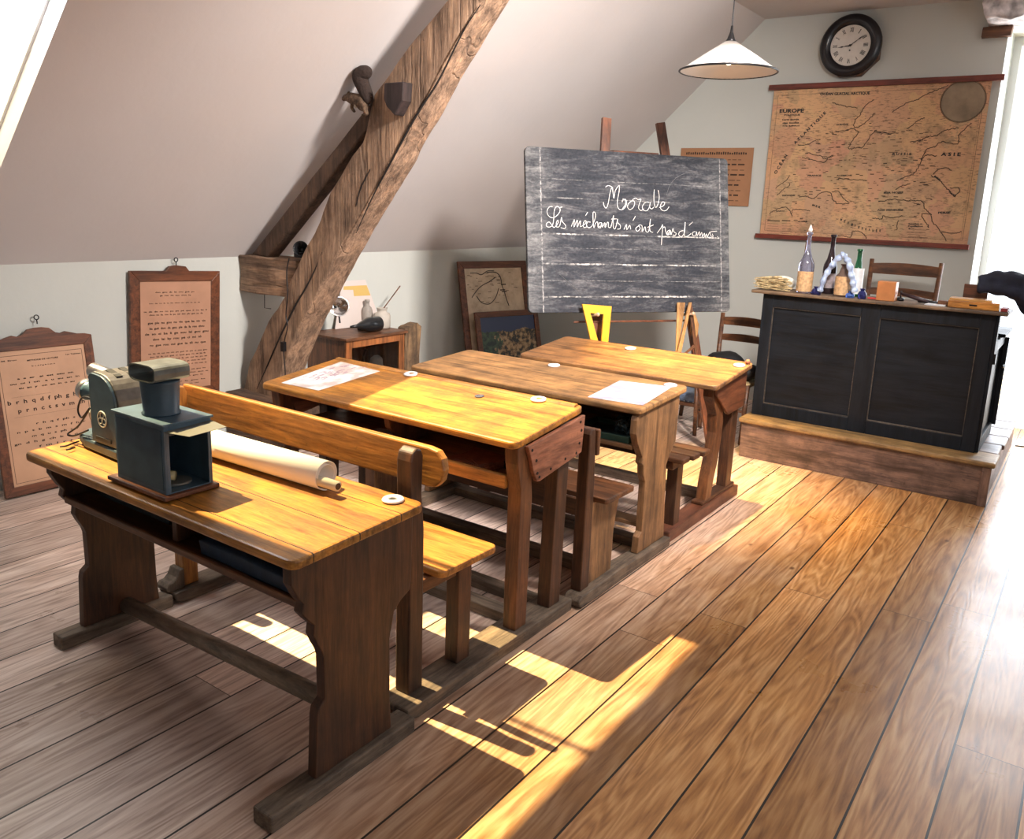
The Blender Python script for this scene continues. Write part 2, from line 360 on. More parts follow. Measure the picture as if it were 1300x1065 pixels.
# ------------------------------------------------------------ timber truss by the left wall
TY = 3.40
def tp(x, y, d=0): return at(x, y, 1, TY+d)
def beam(name, pl, pr, dy0, dy1, mat, rough, label, cat, sub=3, seed=0):
    """pl / pr: left and right outline of the timber as it runs, on the truss plane"""
    m = MB(); n = len(pl); rings = []
    for a, b in zip(pl, pr):
        A = tp(*a); B = tp(*b)
        rings.append([m._v((A.x, TY+dy0, A.z)), m._v((B.x, TY+dy0, B.z)), m._v((B.x, TY+dy1, B.z)), m._v((A.x, TY+dy1, A.z))])
    for A, B in zip(rings, rings[1:]):
        for k in range(4): m.bm.faces.new([A[k], A[(k+1) % 4], B[(k+1) % 4], B[k]])
    m.bm.faces.new(rings[0][::-1]); m.bm.faces.new(rings[-1])
    bmesh.ops.subdivide_edges(m.bm, edges=m.bm.edges, cuts=sub, use_grid_fill=True)
    o = obj(name, m, mat); rough_up(o, rough, 5, 0, seed); rough_up(o, rough*0.5, 16, 0, seed+3)
    bv = o.modifiers.new('bevel', 'BEVEL'); bv.width = 0.012; bv.segments = 2; bv.limit_method = 'ANGLE'; bv.angle_limit = math.radians(50)
    for p in o.data.polygons: p.use_smooth = True
    return tag(o, label, cat)
beam('roof_beam', [(308, 508), (309, 492), (318, 458), (340, 408), (362, 374), (380, 330), (396, 300), (407, 279), (419, 245), (447, 198), (461, 180), (474, 121), (505, 77), (567, 0), (615, -70)],
     [(346, 505), (352, 490), (362, 458), (382, 412), (399, 380), (424, 330), (440, 300), (452, 279), (472, 245), (496, 205), (506, 184), (532, 138), (554, 95), (604, 10), (650, -70)],
     0, 0.20, w_beam('Z'), 0.007, 'thick crooked timber beam leaning up from the floor sill to the ceiling', 'beam', 3, 1)
beam('roof_strut', [(314, 323), (449, 150), (500, 84)], [(334, 327), (463, 162), (512, 100)], 0.03, 0.13, w_beam2('Z'), 0.003,
     'thin squared timber strut rising beside the crooked beam', 'beam', 4, 5)
ck_ = plain('crack_dark', (0.012, 0.008, 0.006), 0.9)
rbm = C.objects['roof_beam']
for path in ([(610, 6), (588, 40), (557, 102), (535, 136), (517, 167), (492, 214), (474, 248), (452, 296)], [(409, 320), (400, 342), (388, 366), (376, 386), (364, 410), (350, 440), (336, 472), (326, 494)], [(470, 215), (458, 240), (452, 262)]):
    m = MB(); pp = smooth_line([tp(*p, 0.0) for p in path], 5); m.tube(pp, [0.002+0.0045*math.sin(PI*i/(len(pp)-1)) for i in range(len(pp))], 6)
    o = obj('crack', m, ck_); o.parent = rbm
a0 = at(311, 348, 0, XL+0.0)
m = MB(); A = tp(311, 323); B = tp(311, 371)
m.box(XL+0.002, tp(372, 340).x, TY+0.02, TY+0.24, B.z, A.z-0.005); bmesh.ops.subdivide_edges(m.bm, edges=m.bm.edges, cuts=5, use_grid_fill=True)
o = obj('wall_tie_block', m, w_beam('X'), bevel=0.008); rough_up(o, 0.012, 8, 0, 9)
tag(o, 'short horizontal timber block joining the wall to the crooked beam', 'beam')
m = MB(); m.box(XL+0.005, -4.02, TY-0.12, TY+0.32, 0.0, 0.32); bmesh.ops.subdivide_edges(m.bm, edges=m.bm.edges, cuts=5, use_grid_fill=True)
o = obj('floor_sill_timber', m, w_beam2('X'), bevel=0.01); rough_up(o, 0.012, 7, 0, 4)
for v in o.data.vertices: v.co.z = max(v.co.z, 0.001)
tag(o, 'grey squared timber lying on the floor under the foot of the crooked beam', 'beam')

# ------------------------------------------------------------ desks
def desk_slab(root, x0, x1, y0, y1, zn, zb, mat, th=0.028, strip=True):
    obj('desk_top', MB().slab(x0, x1, y0, y1, zn, zb, th), mat, root, bevel=0.007)
def inkwell(x, y, z, label, tilt=0.0):
    t = thing('inkwell', (x, y, z), label, 'inkwell', 'white porcelain inkwells sunk in the desk tops')
    m = MB(); m.lathe([(0.030, 0.0), (0.033, 0.004), (0.030, 0.008), (0.017, 0.009), (0.013, 0.004), (0.013, 0.001)], (x, y, z), n=28)
    obj('rim', m, porcelain, t, smooth=True)
    m = MB(); m.lathe([(0.013, 0.0), (0.013, 0.003)], (x, y, z+0.0005), n=20); obj('ink_hole', m, ink, t)
    t.rotation_euler = (tilt, 0, 0)
    return t

# --- desk 1: double desk with fretted end panels, footrest bar
d1 = thing('school_desk', (-2.18, 1.5, 0), 'double school desk nearest the camera with scrolled dark end panels and round footrest', 'desk')
desk_slab(d1, -2.855, -1.50, 1.245, 1.735, 0.724, 0.742, w_top())
prof = [(1.266, 0.70), (1.266, 0.645), (1.290, 0.60), (1.305, 0.58), (1.298, 0.556), (1.318, 0.53), (1.340, 0.506), (1.336, 0.478), (1.348, 0.45), (1.364, 0.42), (1.370, 0.40), (1.372, 0.275), (1.350, 0.258), (1.345, 0.235), (1.337, 0.05),
        (1.632, 0.05), (1.625, 0.15), (1.623, 0.347), (1.640, 0.425), (1.668, 0.450), (1.706, 0.468), (1.712, 0.50), (1.716, 0.712)]
obj('end_panel', MB().prism(prof, 'X', -1.565, -1.532), w_dark(), d1, bevel=0.003)
prof2 = [(y+0.035, z) for y, z in prof]; prof2 = [(min(y, 1.716), z) for y, z in prof2]
obj('end_panel', MB().prism(prof2, 'X', -2.825, -2.792), w_dark(), d1, bevel=0.003)
for x0, x1 in ((-1.585, -1.51), (-2.845, -2.775)):
    obj('foot', MB().box(x0, x1, 1.17 if x0 > -2 else 1.285, 1.715, 0, 0.05), w_grey(), d1, bevel=0.006)
m = MB(); m.tube([(-2.79, 1.535, 0.075), (-1.566, 1.44, 0.215)], 0.028, 16)
obj('footrest_bar', m, wood('pale_worn_bar', (0.14, 0.10, 0.075), (0.36, 0.28, 0.21), 'X', 1, 0.35, 0.3), d1, smooth=True)
obj('book_shelf', MB().box(-2.79, -1.567, 1.3505, 1.70, 0.535, 0.555), w_dark('X'), d1, bevel=0.003)
obj('shelf_lip', MB().box(-2.79, -1.567, 1.336, 1.350, 0.534, 0.558), w_mid('X'), d1, bevel=0.004)
obj('back_board', MB().box(-2.79, -1.567, 1.69, 1.708, 0.556, 0.70), w_dark('X'), d1)
obj('divider', MB().box(-2.19, -2.165, 1.36, 1.688, 0.556, 0.695), w_dark(), d1, bevel=0.003)
obj('front_batten', MB().box(-2.79, -1.567, 1.30, 1.318, 0.675, 0.697), w_dark('X'), d1)
m = MB(); m.box(-2.04, -1.58, 1.352, 1.60, 0.5563, 0.60); bmesh.ops.subdivide_edges(m.bm, edges=m.bm.edges, cuts=6, use_grid_fill=True)
tag(obj('folded_blue_cloth', m, plain('dark_blue_paper', (0.012, 0.03, 0.065), 0.6, noise=0.3), smooth=True), 'dark blue folded cloth lying in the shelf of the nearest desk', 'cloth')
cl = C.objects['folded_blue_cloth']; rough_up(cl, 0.010, 9, 0, 4)
for v in cl.data.vertices: v.co.z = max(v.co.z, 0.5563); v.co.x = min(v.co.x, -1.57)
m = MB(); m.box(-2.72, -2.30, 1.42, 1.64, 0.5565, 0.570)
tag(obj('writing_slate', m, plain('slate', (0.02, 0.025, 0.03), 0.5, noise=0.3), bevel=0.002), 'dark slate lying in the left half of the nearest desk shelf', 'slate')
inkwell(-1.583, 1.685, 0.7415, 'white porcelain inkwell at the right rear corner of the nearest desk', 0.03)

# --- unit A: bench with backrest joined by runners to the second desk
uA = thing('bench_desk', (-2.2, 2.2, 0), 'orange school desk with screwed pinkish side board, joined by runners to a bench with backrest', 'desk')
for s, (x0, x1) in enumerate(((-1.675, -1.548), (-2.885, -2.775))):
    m = MB(); m.prism([(1.775, 0), (2.70, 0), (2.70, 0.05), (1.725, 0.05), (1.722, 0.035), (1.735, 0.012)], 'X', x0, x1)
    obj('runner', m, w_grey(), uA, bevel=0.006)
for x0, x1 in ((-1.662, -1.602), (-2.868, -2.808)):
    pr = [(1.785, 0.05), (1.852, 0.05), (1.848, 0.60), (1.835, 0.72), (1.838, 0.84), (1.828, 0.862), (1.808, 0.868), (1.788, 0.855), (1.782, 0.83), (1.785, 0.60)]
    obj('post', MB().prism(pr, 'X', x0, x1), w_dark() if x0 > -2 else w_orange('Z'), uA, bevel=0.006)
# scroll foot in front of the left post
m = MB(); sc = [(1.784, 0.051), (1.784, 0.13), (1.766, 0.128), (1.752, 0.10), (1.735, 0.085), (1.715, 0.085), (1.702, 0.07), (1.71, 0.051)]
m.prism(sc, 'X', -2.872, -2.80); obj('scroll_bracket', m, w_grey('Z'), uA, bevel=0.004)
m = MB(); out = [(-2.862, 0.735), (-1.60, 0.735), (-1.565, 0.742), (-1.542, 0.765), (-1.534, 0.80), (-1.542, 0.835), (-1.562, 0.856), (-1.60, 0.862), (-2.862, 0.862)]
m.prism(out, 'Y', 1.853, 1.882); obj('backrest', m, w_orange(), uA, bevel=0.006)
obj('seat', MB().slab(-2.90, -1.555, 1.884, 2.185, 0.452, 0.448, 0.026), w_orange(), uA, bevel=0.006)
for x0, x1 in ((-1.655, -1.600), (-2.86, -2.805)):
    obj('leg', MB().box(x0, x1, 2.025, 2.095, 0.05, 0.42), w_dark(), uA, bevel=0.004)
    obj('seat_bearer', MB().box(x0+0.01, x1-0.01, 1.853, 2.024, 0.375, 0.42), w_mid('Y'), uA, bevel=0.003)
desk_slab(uA, -2.94, -1.568, 2.28, 2.742, 0.787, 0.842, w_top2())
obj('moulding', MB().hexa([(-2.92, 2.70, 0.838), (-1.59, 2.70, 0.838), (-1.59, 2.73, 0.841), (-2.92, 2.73, 0.841)], [(-2.92, 2.706, 0.846), (-1.59, 2.706, 0.846), (-1.59, 2.725, 0.848), (-2.92, 2.725, 0.848)]), w_top2(), uA)
for x0, x1 in ((-1.632, -1.575), (-2.90, -2.845)):
    fl = [(2.335, 0.05), (2.408, 0.05), (2.412, 0.55), (2.40, 0.66), (2.37, 0.72), (2.36, 0.765), (2.305, 0.76), (2.31, 0.70), (2.335, 0.60)]
    obj('leg', MB().prism(fl, 'X', x0, x1), w_mid(), uA, bevel=0.004)
    obj('leg', MB().prism([(2.565, 0.05), (2.645, 0.05), (2.665, 0.80), (2.585, 0.79)], 'X', x0, x1), w_dark(), uA, bevel=0.004)
for x0, x1 in ((-1.574, -1.557), (-2.918, -2.901)):
    ap = [(2.345, 0.762), (2.372, 0.70), (2.385, 0.66), (2.412, 0.617), (2.43, 0.614), (2.700, 0.655), (2.722, 0.66), (2.735, 0.806)]
    a = obj('side_board', MB().prism(ap, 'X', x0, x1), w_red(), uA, bevel=0.003)
    if x0 > -2:
        a['label'] = 'pinkish side board with rows of screws'
        for (y, z) in ((2.37, 0.745), (2.40, 0.70), (2.41, 0.65), (2.425, 0.632), (2.50, 0.645), (2.60, 0.66), (2.68, 0.665), (2.70, 0.70), (2.71, 0.75), (2.70, 0.785)):
            obj('screw', MB().lathe([(0.006, 0), (0.005, 0.002)], (x1, y, z), (1, 0, 0), 10), metal_dark, a)
obj('book_shelf', MB().box(-2.84, -1.634, 2.34, 2.70, 0.605, 0.622), w_pale('X'), uA, bevel=0.002)
obj('shelf_lip', MB().box(-2.84, -1.634, 2.318, 2.339, 0.595, 0.655-0.01), w_orange('X'), uA, bevel=0.004)
obj('back_board', MB().box(-2.84, -1.634, 2.70, 2.718, 0.47, 0.80), w_dark('X'), uA)
obj('bracket', MB().prism([(2.345, 0.765), (2.36, 0.70), (2.40, 0.66), (2.46, 0.624), (2.69, 0.624), (2.69, 0.80)], 'X', -2.265, -2.235), w_mid('Z'), uA, bevel=0.003)
obj('cross_rail', MB().box(-2.774, -1.676, 2.43, 2.50, 0.0, 0.045), w_grey('X'), uA, bevel=0.004)
obj('cross_rail', MB().box(-2.774, -1.676, 2.60, 2.66, 0.0, 0.045), w_grey('X'), uA, bevel=0.004)
for x, y, z, l in ((-2.435, 2.70, 0.8385, 'white porcelain inkwell at the middle of the second desk from the camera'), (-1.755, 2.70, 0.8385, 'white porcelain inkwell near the riveted side board of the second desk')):
    inkwell(x, y, z, l, 0.11)
inkwell(-1.99, 2.62, 0.828, 'dark ink-stained empty inkwell hole on the second desk', 0.11)
for ob in [o for o in C.objects if o.name.startswith('inkwell')][-1:]:
    tag(ob, 'small dark stained disc inkwell lid on the second desk near its right inkwell', 'inkwell')
    for ch in ob.children: ch.data.materials[0] = plain('blue_ink_stain', (0.05, 0.05, 0.075), 0.6)
    ob.scale = (0.6, 0.6, 0.4)

# --- unit B: bench with plank end joined to the third desk
uB = thing('bench_desk', (-2.2, 3.1, 0), 'pale brown school desk with solid plank ends, third from the camera, with attached bench', 'desk')
for x0, x1 in ((-1.60, -1.52), (-2.84, -2.76)):
    m = MB(); m.prism([(2.73, 0), (3.57, 0), (3.57, 0.045), (3.28, 0.05), (3.1, 0.06), (2.735, 0.052), (2.712, 0.035), (2.712, 0.015)], 'X', x0, x1)
    obj('runner', m, w_grey(), uB, bevel=0.006)
for x0, x1 in ((-1.598, -1.548), (-2.83, -2.78)):
    obj('post', MB().prism([(2.762, 0.052), (2.83, 0.055), (2.826, 0.50), (2.812, 0.725), (2.80, 0.74), (2.78, 0.74), (2.768, 0.72), (2.765, 0.50)], 'X', x0, x1), w_dark(), uB, bevel=0.005)
    obj('end_panel', MB().prism([(2.832, 0.055), (3.035, 0.055), (3.04, 0.25), (3.06, 0.33), (3.085, 0.415), (2.832, 0.415)], 'X', x0+0.01, x1-0.01), w_pale(), uB, bevel=0.003)
obj('backrest', MB().box(-2.83, -1.545, 2.828, 2.85, 0.62, 0.73), w_mid('X'), uB, bevel=0.006)
obj('seat', MB().slab(-2.88, -1.50, 2.852, 3.10, 0.44, 0.436, 0.024, 0.015), w_mid('X'), uB, bevel=0.005)
obj('seat_rail', MB().box(-2.779, -1.60, 2.84, 2.858, 0.34, 0.414), w_dark('X'), uB, bevel=0.003)
desk_slab(uB, -2.865, -1.53, 3.16, 3.66, 0.755, 0.782, w_top3())
pB = [(3.178, 0.728), (3.168, 0.70), (3.166, 0.64), (3.19, 0.59), (3.22, 0.55), (3.243, 0.52), (3.240, 0.49), (3.262, 0.475), (3.268, 0.43), (3.280, 0.41), (3.292, 0.39), (3.294, 0.15), (3.268, 0.13), (3.262, 0.053), (3.545, 0.05), (3.53, 0.20), (3.508, 0.42), (3.53, 0.455), (3.595, 0.52), (3.60, 0.748)]
for x0, x1 in ((-1.578, -1.545), (-2.835, -2.802)):
    obj('end_panel', MB().prism(pB, 'X', x0, x1), w_pale(), uB, bevel=0.003)
obj('book_shelf', MB().box(-2.80, -1.579, 3.20, 3.60, 0.555, 0.575), w_pale('X'), uB, bevel=0.003)
obj('back_board', MB().box(-2.80, -1.579, 3.601, 3.617, 0.50, 0.75), w_dark('X'), uB)
obj('divider', MB().box(-2.20, -2.18, 3.24, 3.60, 0.576, 0.74), w_mid(), uB)
obj('footrest_board', MB().box(-2.80, -1.579, 3.31, 3.40, 0.16, 0.18), w_pale('X'), uB, bevel=0.003)
obj('cross_rail', MB().box(-2.759, -1.601, 3.02, 3.09, 0.0, 0.045), w_grey('X'), uB, bevel=0.004)
obj('cross_rail', MB().box(-2.759, -1.601, 3.43, 3.50, 0.0, 0.045), w_grey('X'), uB, bevel=0.004)
inkwell(-1.60, 3.605, 0.779, 'white porcelain inkwell at the right rear corner of the third desk', 0.05)
inkwell(-2.262, 3.61, 0.779, 'white porcelain inkwell on the third desk partly under the fourth desk edge', 0.05)

# --- unit C: slatted bench joined to the fourth desk
uC = thing('bench_desk', (-2.1, 4.0, 0), 'brown school desk with curved dark legs, farthest of the four, joined to a slatted bench', 'desk')
for x0, x1 in ((-1.62, -1.535), (-2.72, -2.635)):
    m = MB(); m.prism([(3.585, 0), (4.52, 0), (4.52, 0.06), (4.45, 0.075), (4.0, 0.075), (3.585, 0.06)], 'X', x0, x1)
    obj('runner', m, wood('reddish_runner', (0.07, 0.02, 0.01), (0.2, 0.07, 0.035), 'Y', 1, 0.4, 0.4), uC, bevel=0.006)
for k in range(3):
    y = 3.60+0.098*k
    obj('seat_slat', MB().box(-2.80, -1.50+0.012*k, y, y+0.082, 0.405, 0.432), w_dark('X') if k < 2 else w_mid('X'), uC, bevel=0.007)
for x0, x1 in ((-1.61, -1.555), (-2.70, -2.645)):
    obj('leg', MB().box(x0, x1, 3.67, 3.74, 0.06, 0.366), w_dark(), uC, bevel=0.004)
    obj('seat_bearer', MB().box(x0, x1, 3.61, 3.87, 0.366, 0.404), w_dark('Y'), uC, bevel=0.003)
desk_slab(uC, -2.72, -1.50, 3.945, 4.47, 0.738, 0.79, w_top4())
for x0, x1 in ((-1.60, -1.545), (-2.69, -2.635)):
    cf = [(4.04, 0.07), (4.12, 0.07), (4.135, 0.16), (4.175, 0.28), (4.20, 0.40), (4.205, 0.50), (4.18, 0.60), (4.13, 0.66), (4.12, 0.735), (4.02, 0.728), (4.02, 0.66), (4.06, 0.61), (4.10, 0.55), (4.118, 0.45), (4.10, 0.33), (4.06, 0.20)]
    obj('leg', MB().prism(cf, 'X', x0, x1), w_mid(), uC, bevel=0.004)
    obj('leg', MB().prism([(4.33, 0.07), (4.41, 0.07), (4.43, 0.76), (4.33, 0.75)], 'X', x0, x1), w_dark(), uC, bevel=0.004)
    obj('foot_block', MB().box(x0-0.005, x1+0.005, 4.0, 4.46, 0.0755, 0.095), w_dark('Y'), uC, bevel=0.006)
for x0, x1 in ((-1.544, -1.525), (-2.71, -2.691)):
    obj('side_board', MB().prism([(4.00, 0.715), (4.03, 0.67), (4.10, 0.62), (4.18, 0.56), (4.22, 0.535), (4.44, 0.545), (4.455, 0.757)], 'X', x0, x1), w_frame('Y'), uC, bevel=0.004)
obj('back_board', MB().box(-2.634, -1.601, 4.44, 4.458, 0.70, 0.757), w_dark('X'), uC)
obj('cross_rail', MB().box(-2.634, -1.621, 4.29, 4.35, 0.0, 0.05), w_grey('X'), uC, bevel=0.004)
inkwell(-1.545, 4.365, 0.780, 'white porcelain inkwell at the right rear corner of the farthest desk', 0.09)
inkwell(-2.22, 4.385, 0.782, 'white porcelain inkwell at the middle rear of the farthest desk', 0.09)
m = MB(); m.lathe([(0.012, 0), (0.014, 0.01), (0.008, 0.022)], (-1.52, 4.425, 0.788), n=14)
tag(obj('ink_cork', m, plain('cork_brown', (0.35, 0.12, 0.06), 0.6), smooth=True), 'tiny reddish knob standing on the rear right corner of the farthest desk', 'stopper')

# paper sheets on desks
def sheet_mat(name, base, a, b, sc):
    m, nt, bb = new_mat(name); tc = N(nt, 'ShaderNodeTexCoord')
    n1 = N(nt, 'ShaderNodeTexNoise', Scale=sc, Detail=6.0); L(nt, tc.outputs['Object'], n1.inputs['Vector'])
    c = ramp(nt, n1.outputs[0], [(0.40, a), (0.5, base), (0.62, base), (0.72, b)]); L(nt, c, bb.inputs['Base Color']); bb.inputs['Roughness'].default_value = 0.5; return m
def tilt_z(y, y0, y1, zn, zb): return zn+(zb-zn)*(y-y0)/(y1-y0)
def paper(name, pts, mat, label, cat):
    m = MB(); m.hexa([(x, y, z) for x, y, z in pts], [(x, y, z+0.0015) for x, y, z in pts]); return tag(obj(name, m, mat), label, cat)
zA = lambda y: tilt_z(y, 2.28, 2.742, 0.787, 0.842)+0.0008
p4 = [at(357, 482, 2, 0.808), at(404, 496, 2, 0.794), at(482, 472, 2, 0.832), at(433, 460, 2, 0.834)]
o = paper('printed_sheet', [(p.x, p.y, zA(p.y)) for p in p4], sheet_mat('pale_print', (0.80, 0.78, 0.76), (0.62, 0.50, 0.45), (0.55, 0.50, 0.62), 9.0), 'white printed sheet lying on the left end of the second desk', 'paper')
frs = Fr(V((p4[1].x-0.0, p4[1].y, zA(p4[1].y))), V((p4[2].x-p4[1].x, p4[2].y-p4[1].y, zA(p4[2].y)-zA(p4[1].y))), V((p4[0].x-p4[1].x, p4[0].y-p4[1].y, zA(p4[0].y)-zA(p4[1].y))))
mm = MB(frs.M())
for k in range(46):
    u = random.uniform(0.10, 0.34); v = random.uniform(0.10, 0.22); w = random.uniform(0.012, 0.035); mm.box(u, u+w, v, v+random.uniform(0.0015, 0.006), 0.0018, 0.0022)
obj('print_marks', mm, plain('mauve_print', (0.40, 0.22, 0.30), 0.6), o)
zB = lambda y: tilt_z(y, 3.16, 3.66, 0.755, 0.782)+0.0008
p4 = [at(746, 504, 2, 0.758), at(816, 515, 2, 0.758), at(853, 492, 2, 0.776), at(787, 483, 2, 0.778)]
o = paper('printed_sheet', [(p.x, p.y, zB(p.y)) for p in p4], sheet_mat('blue_grey_print', (0.66, 0.64, 0.68), (0.40, 0.36, 0.44), (0.50, 0.55, 0.68), 11.0), 'bluish grey picture sheet lying on the right end of the third desk', 'paper')
# things in the shelves
m = MB()
for k in range(5):
    m.hexa([(-1.98+0.03*k, 2.36+0.012*k, 0.6228+0.004*k), (-1.74-0.01*k, 2.35, 0.6228+0.004*k), (-1.73, 2.52, 0.6228+0.004*k), (-1.95, 2.54, 0.6228+0.004*k)],
           [(-1.98+0.03*k, 2.36+0.012*k, 0.626+0.004*k), (-1.74-0.01*k, 2.35, 0.631+0.004*k), (-1.73, 2.52, 0.626+0.004*k), (-1.95, 2.54, 0.626+0.004*k)])
# (kept clear of the divider)
tag(obj('old_papers', m, plain('rust_paper', (0.24, 0.09, 0.055), 0.7, noise=0.3)), 'reddish brown old papers in the right shelf of the second desk', 'paper')
m = MB(); m.box(-2.45, -2.30, 2.40, 2.52, 0.6225, 0.629); o = obj('paper_scrap', m, plain('blue_white_paper', (0.42, 0.45, 0.52), 0.6, noise=0.3)); rough_up(o, 0.004, 20, 3)
for v in o.data.vertices: v.co.z = max(v.co.z, 0.6225)
tag(o, 'crumpled bluish white paper in the left shelf of the second desk', 'paper')
def crumple(name, c, r, mat, label, cat, sz=0.5, seed=1):
    m = MB(); m.ball((0, 0, 0), r, 1, 0.8, sz, 4)
    o = obj(name, m, mat); o.location = c; rough_up(o, r*0.35, 5/r*0.35, 0, seed); rough_up(o, r*0.15, 16/r*0.2, 0, seed+2)
    zmin = min(v.co.z for v in o.data.vertices)
    for v in o.data.vertices: v.co.z -= zmin
    return tag(o, label, cat)
crumple('crumpled_net', (-1.68, 2.45, 0.623), 0.05, plain('black_plastic', (0.012, 0.013, 0.015), 0.25), 'black crumpled plastic net in the right shelf of the second desk', 'net', 0.5, 3)
t = thing('framed_slate', (-1.72, 3.32, 0.576), 'green framed slate tray in the right shelf of the third desk', 'slate')
m = MB(); gx0, gx1, gy0, gy1 = -1.90, -1.60, 3.21, 3.45
m.box(gx0, gx1, gy0, gy0+0.015, 0.576, 0.606); m.box(gx0, gx1, gy1-0.015, gy1, 0.576, 0.606); m.box(gx0, gx0+0.015, gy0+0.015, gy1-0.015, 0.576, 0.606); m.box(gx1-0.015, gx1, gy0+0.015, gy1-0.015, 0.576, 0.606)
obj('frame', m, plain('dark_green_paint', (0.02, 0.055, 0.04), 0.4, noise=0.2), t, bevel=0.002)
obj('slate_panel', MB().box(gx0+0.015, gx1-0.015, gy0+0.015, gy1-0.015, 0.576, 0.582), plain('slate', (0.02, 0.025, 0.03)), t)
crumple('crumpled_foil', (-1.685, 3.34, 0.582), 0.055, plain('dark_foil', (0.12, 0.17, 0.19), 0.2, 0.7), 'shiny crumpled dark wrapping lying in the green framed tray', 'wrapping', 0.7, 8)

# ------------------------------------------------------------ podium and teacher's desk
pd = thing('podium', (-1.09, 6.1, 0), 'low brown wooden platform carrying the black teacher desk', 'platform')
obj('front_board', MB().box(-1.815, -0.365, 5.285, 5.31, 0, 0.235), w_step(), pd, bevel=0.003)
obj('side_board', MB().box(-0.39, -0.365, 5.311, 6.99, 0, 0.235), w_step('Y'), pd, bevel=0.003)
obj('side_board', MB().box(-1.815, -1.79, 5.311, 6.99, 0, 0.235), w_step('Y'), pd, bevel=0.003)
obj('corner_post', MB().box(-0.40, -0.350, 5.275, 5.30, 0, 0.236), w_step('Z'), pd, bevel=0.004)
for k in range(7):
    y = 5.262+k*0.247; j = random.uniform(-0.012, 0.012)
    o = obj('top_plank', MB().box(-1.832, -0.345+j, y, y+0.243, 0.2365, 0.268), w_steptop('X') if k == 0 else w_step('X'), pd, bevel=0.009)
td = thing('teacher_desk', (-1.13, 5.77, 0.268), 'large black panelled teacher desk standing on the wooden platform', 'desk')
TX0, TX1, TY0, TY1, TZ0, TZ1 = -1.805, -0.462, 5.425, 6.06, 0.268, 1.085
obj('body', MB().prism([(TY0+0.02, TZ0), (TY1, TZ0), (TY1, 0.93), (5.665, 0.93), (5.665, TZ1), (TY0+0.02, TZ1)], 'X', TX0, TX1), w_black(), td, bevel=0.003)
m = MB()
z0, z1, z2, z3 = TZ0, TZ0+0.085, TZ1-0.085, TZ1
for x0, x1 in ((TX0, TX0+0.07), (-1.185, -1.075), (TX1-0.075, TX1)): m.box(x0, x1, TY0, TY0+0.0195, z0, z3)
for x0, x1 in ((TX0+0.07, -1.185), (-1.075, TX1-0.075)):
    m.box(x0, x1, TY0, TY0+0.0195, z0, z1); m.box(x0, x1, TY0, TY0+0.0195, z2, z3)
obj('panel_frame', m, w_black('Z'), td, bevel=0.004)
m = MB()
for x0, x1 in ((TX0+0.07, -1.185), (-1.075, TX1-0.075)):
    for a in ((x0, x1, z1, z1+0.006), (x0, x1, z2-0.004, z2), (x0, x0+0.004, z1, z2), (x1-0.004, x1, z1, z2)):
        m.box(a[0], a[1], TY0+0.006, TY0+0.019, a[2], a[3])
obj('worn_moulding', m, wood('worn_edge', (0.03, 0.03, 0.028), (0.20, 0.16, 0.12), 'X', 1, 0.5, 0.7, dirt=(0.01, 0.01, 0.012)), td)
m = MB()
m.box(TX0-0.0, TX0-0.0001, 0, 0, 0, 0) if False else None
obj('front_ledge', MB().box(-1.872, -0.402, 5.375, 5.68, TZ1+0.0005, 1.107), wood('worn_ledge', (0.05, 0.035, 0.025), (0.26, 0.17, 0.10), 'X', 1, 0.5, 0.6), td, bevel=0.006)
obj('writing_surface', MB().box(-1.85, -0.42, 5.682, 6.10, 0.9305, 0.952), w_black(), td, bevel=0.004)
m = MB(); m.box(TX1+0.0005, TX1+0.018, TY0+0.01, TY0+0.07, TZ0+0.004, TZ1-0.004); m.box(TX1+0.0005, TX1+0.018, TY1-0.06, TY1-0.0, TZ0+0.004, 0.925)
m.box(TX1+0.0005, TX1+0.018, TY0+0.0701, TY1-0.0601, 0.86, 0.925); m.box(TX1+0.0005, TX1+0.018, TY0+0.0701, TY1-0.0601, TZ0+0.004, TZ0+0.08)
obj('side_frame', m, w_black('Z'), td, bevel=0.002)
dr = obj('side_door', MB().box(TX1+0.019, TX1+0.042, 5.985, 6.005, 0.34, 0.90), w_black('Z'), td, bevel=0.002)
obj('latch', MB().lathe([(0.012, -0.02), (0.014, 0.0), (0.006, 0.03)], (TX1+0.035, 5.965, 0.72), (0, -1, 0), 12), metal_dark, dr)
obj('hinge', MB().box(TX1+0.0185, TX1+0.03, 5.44, 5.455, 0.80, 0.86), metal_dark, td)

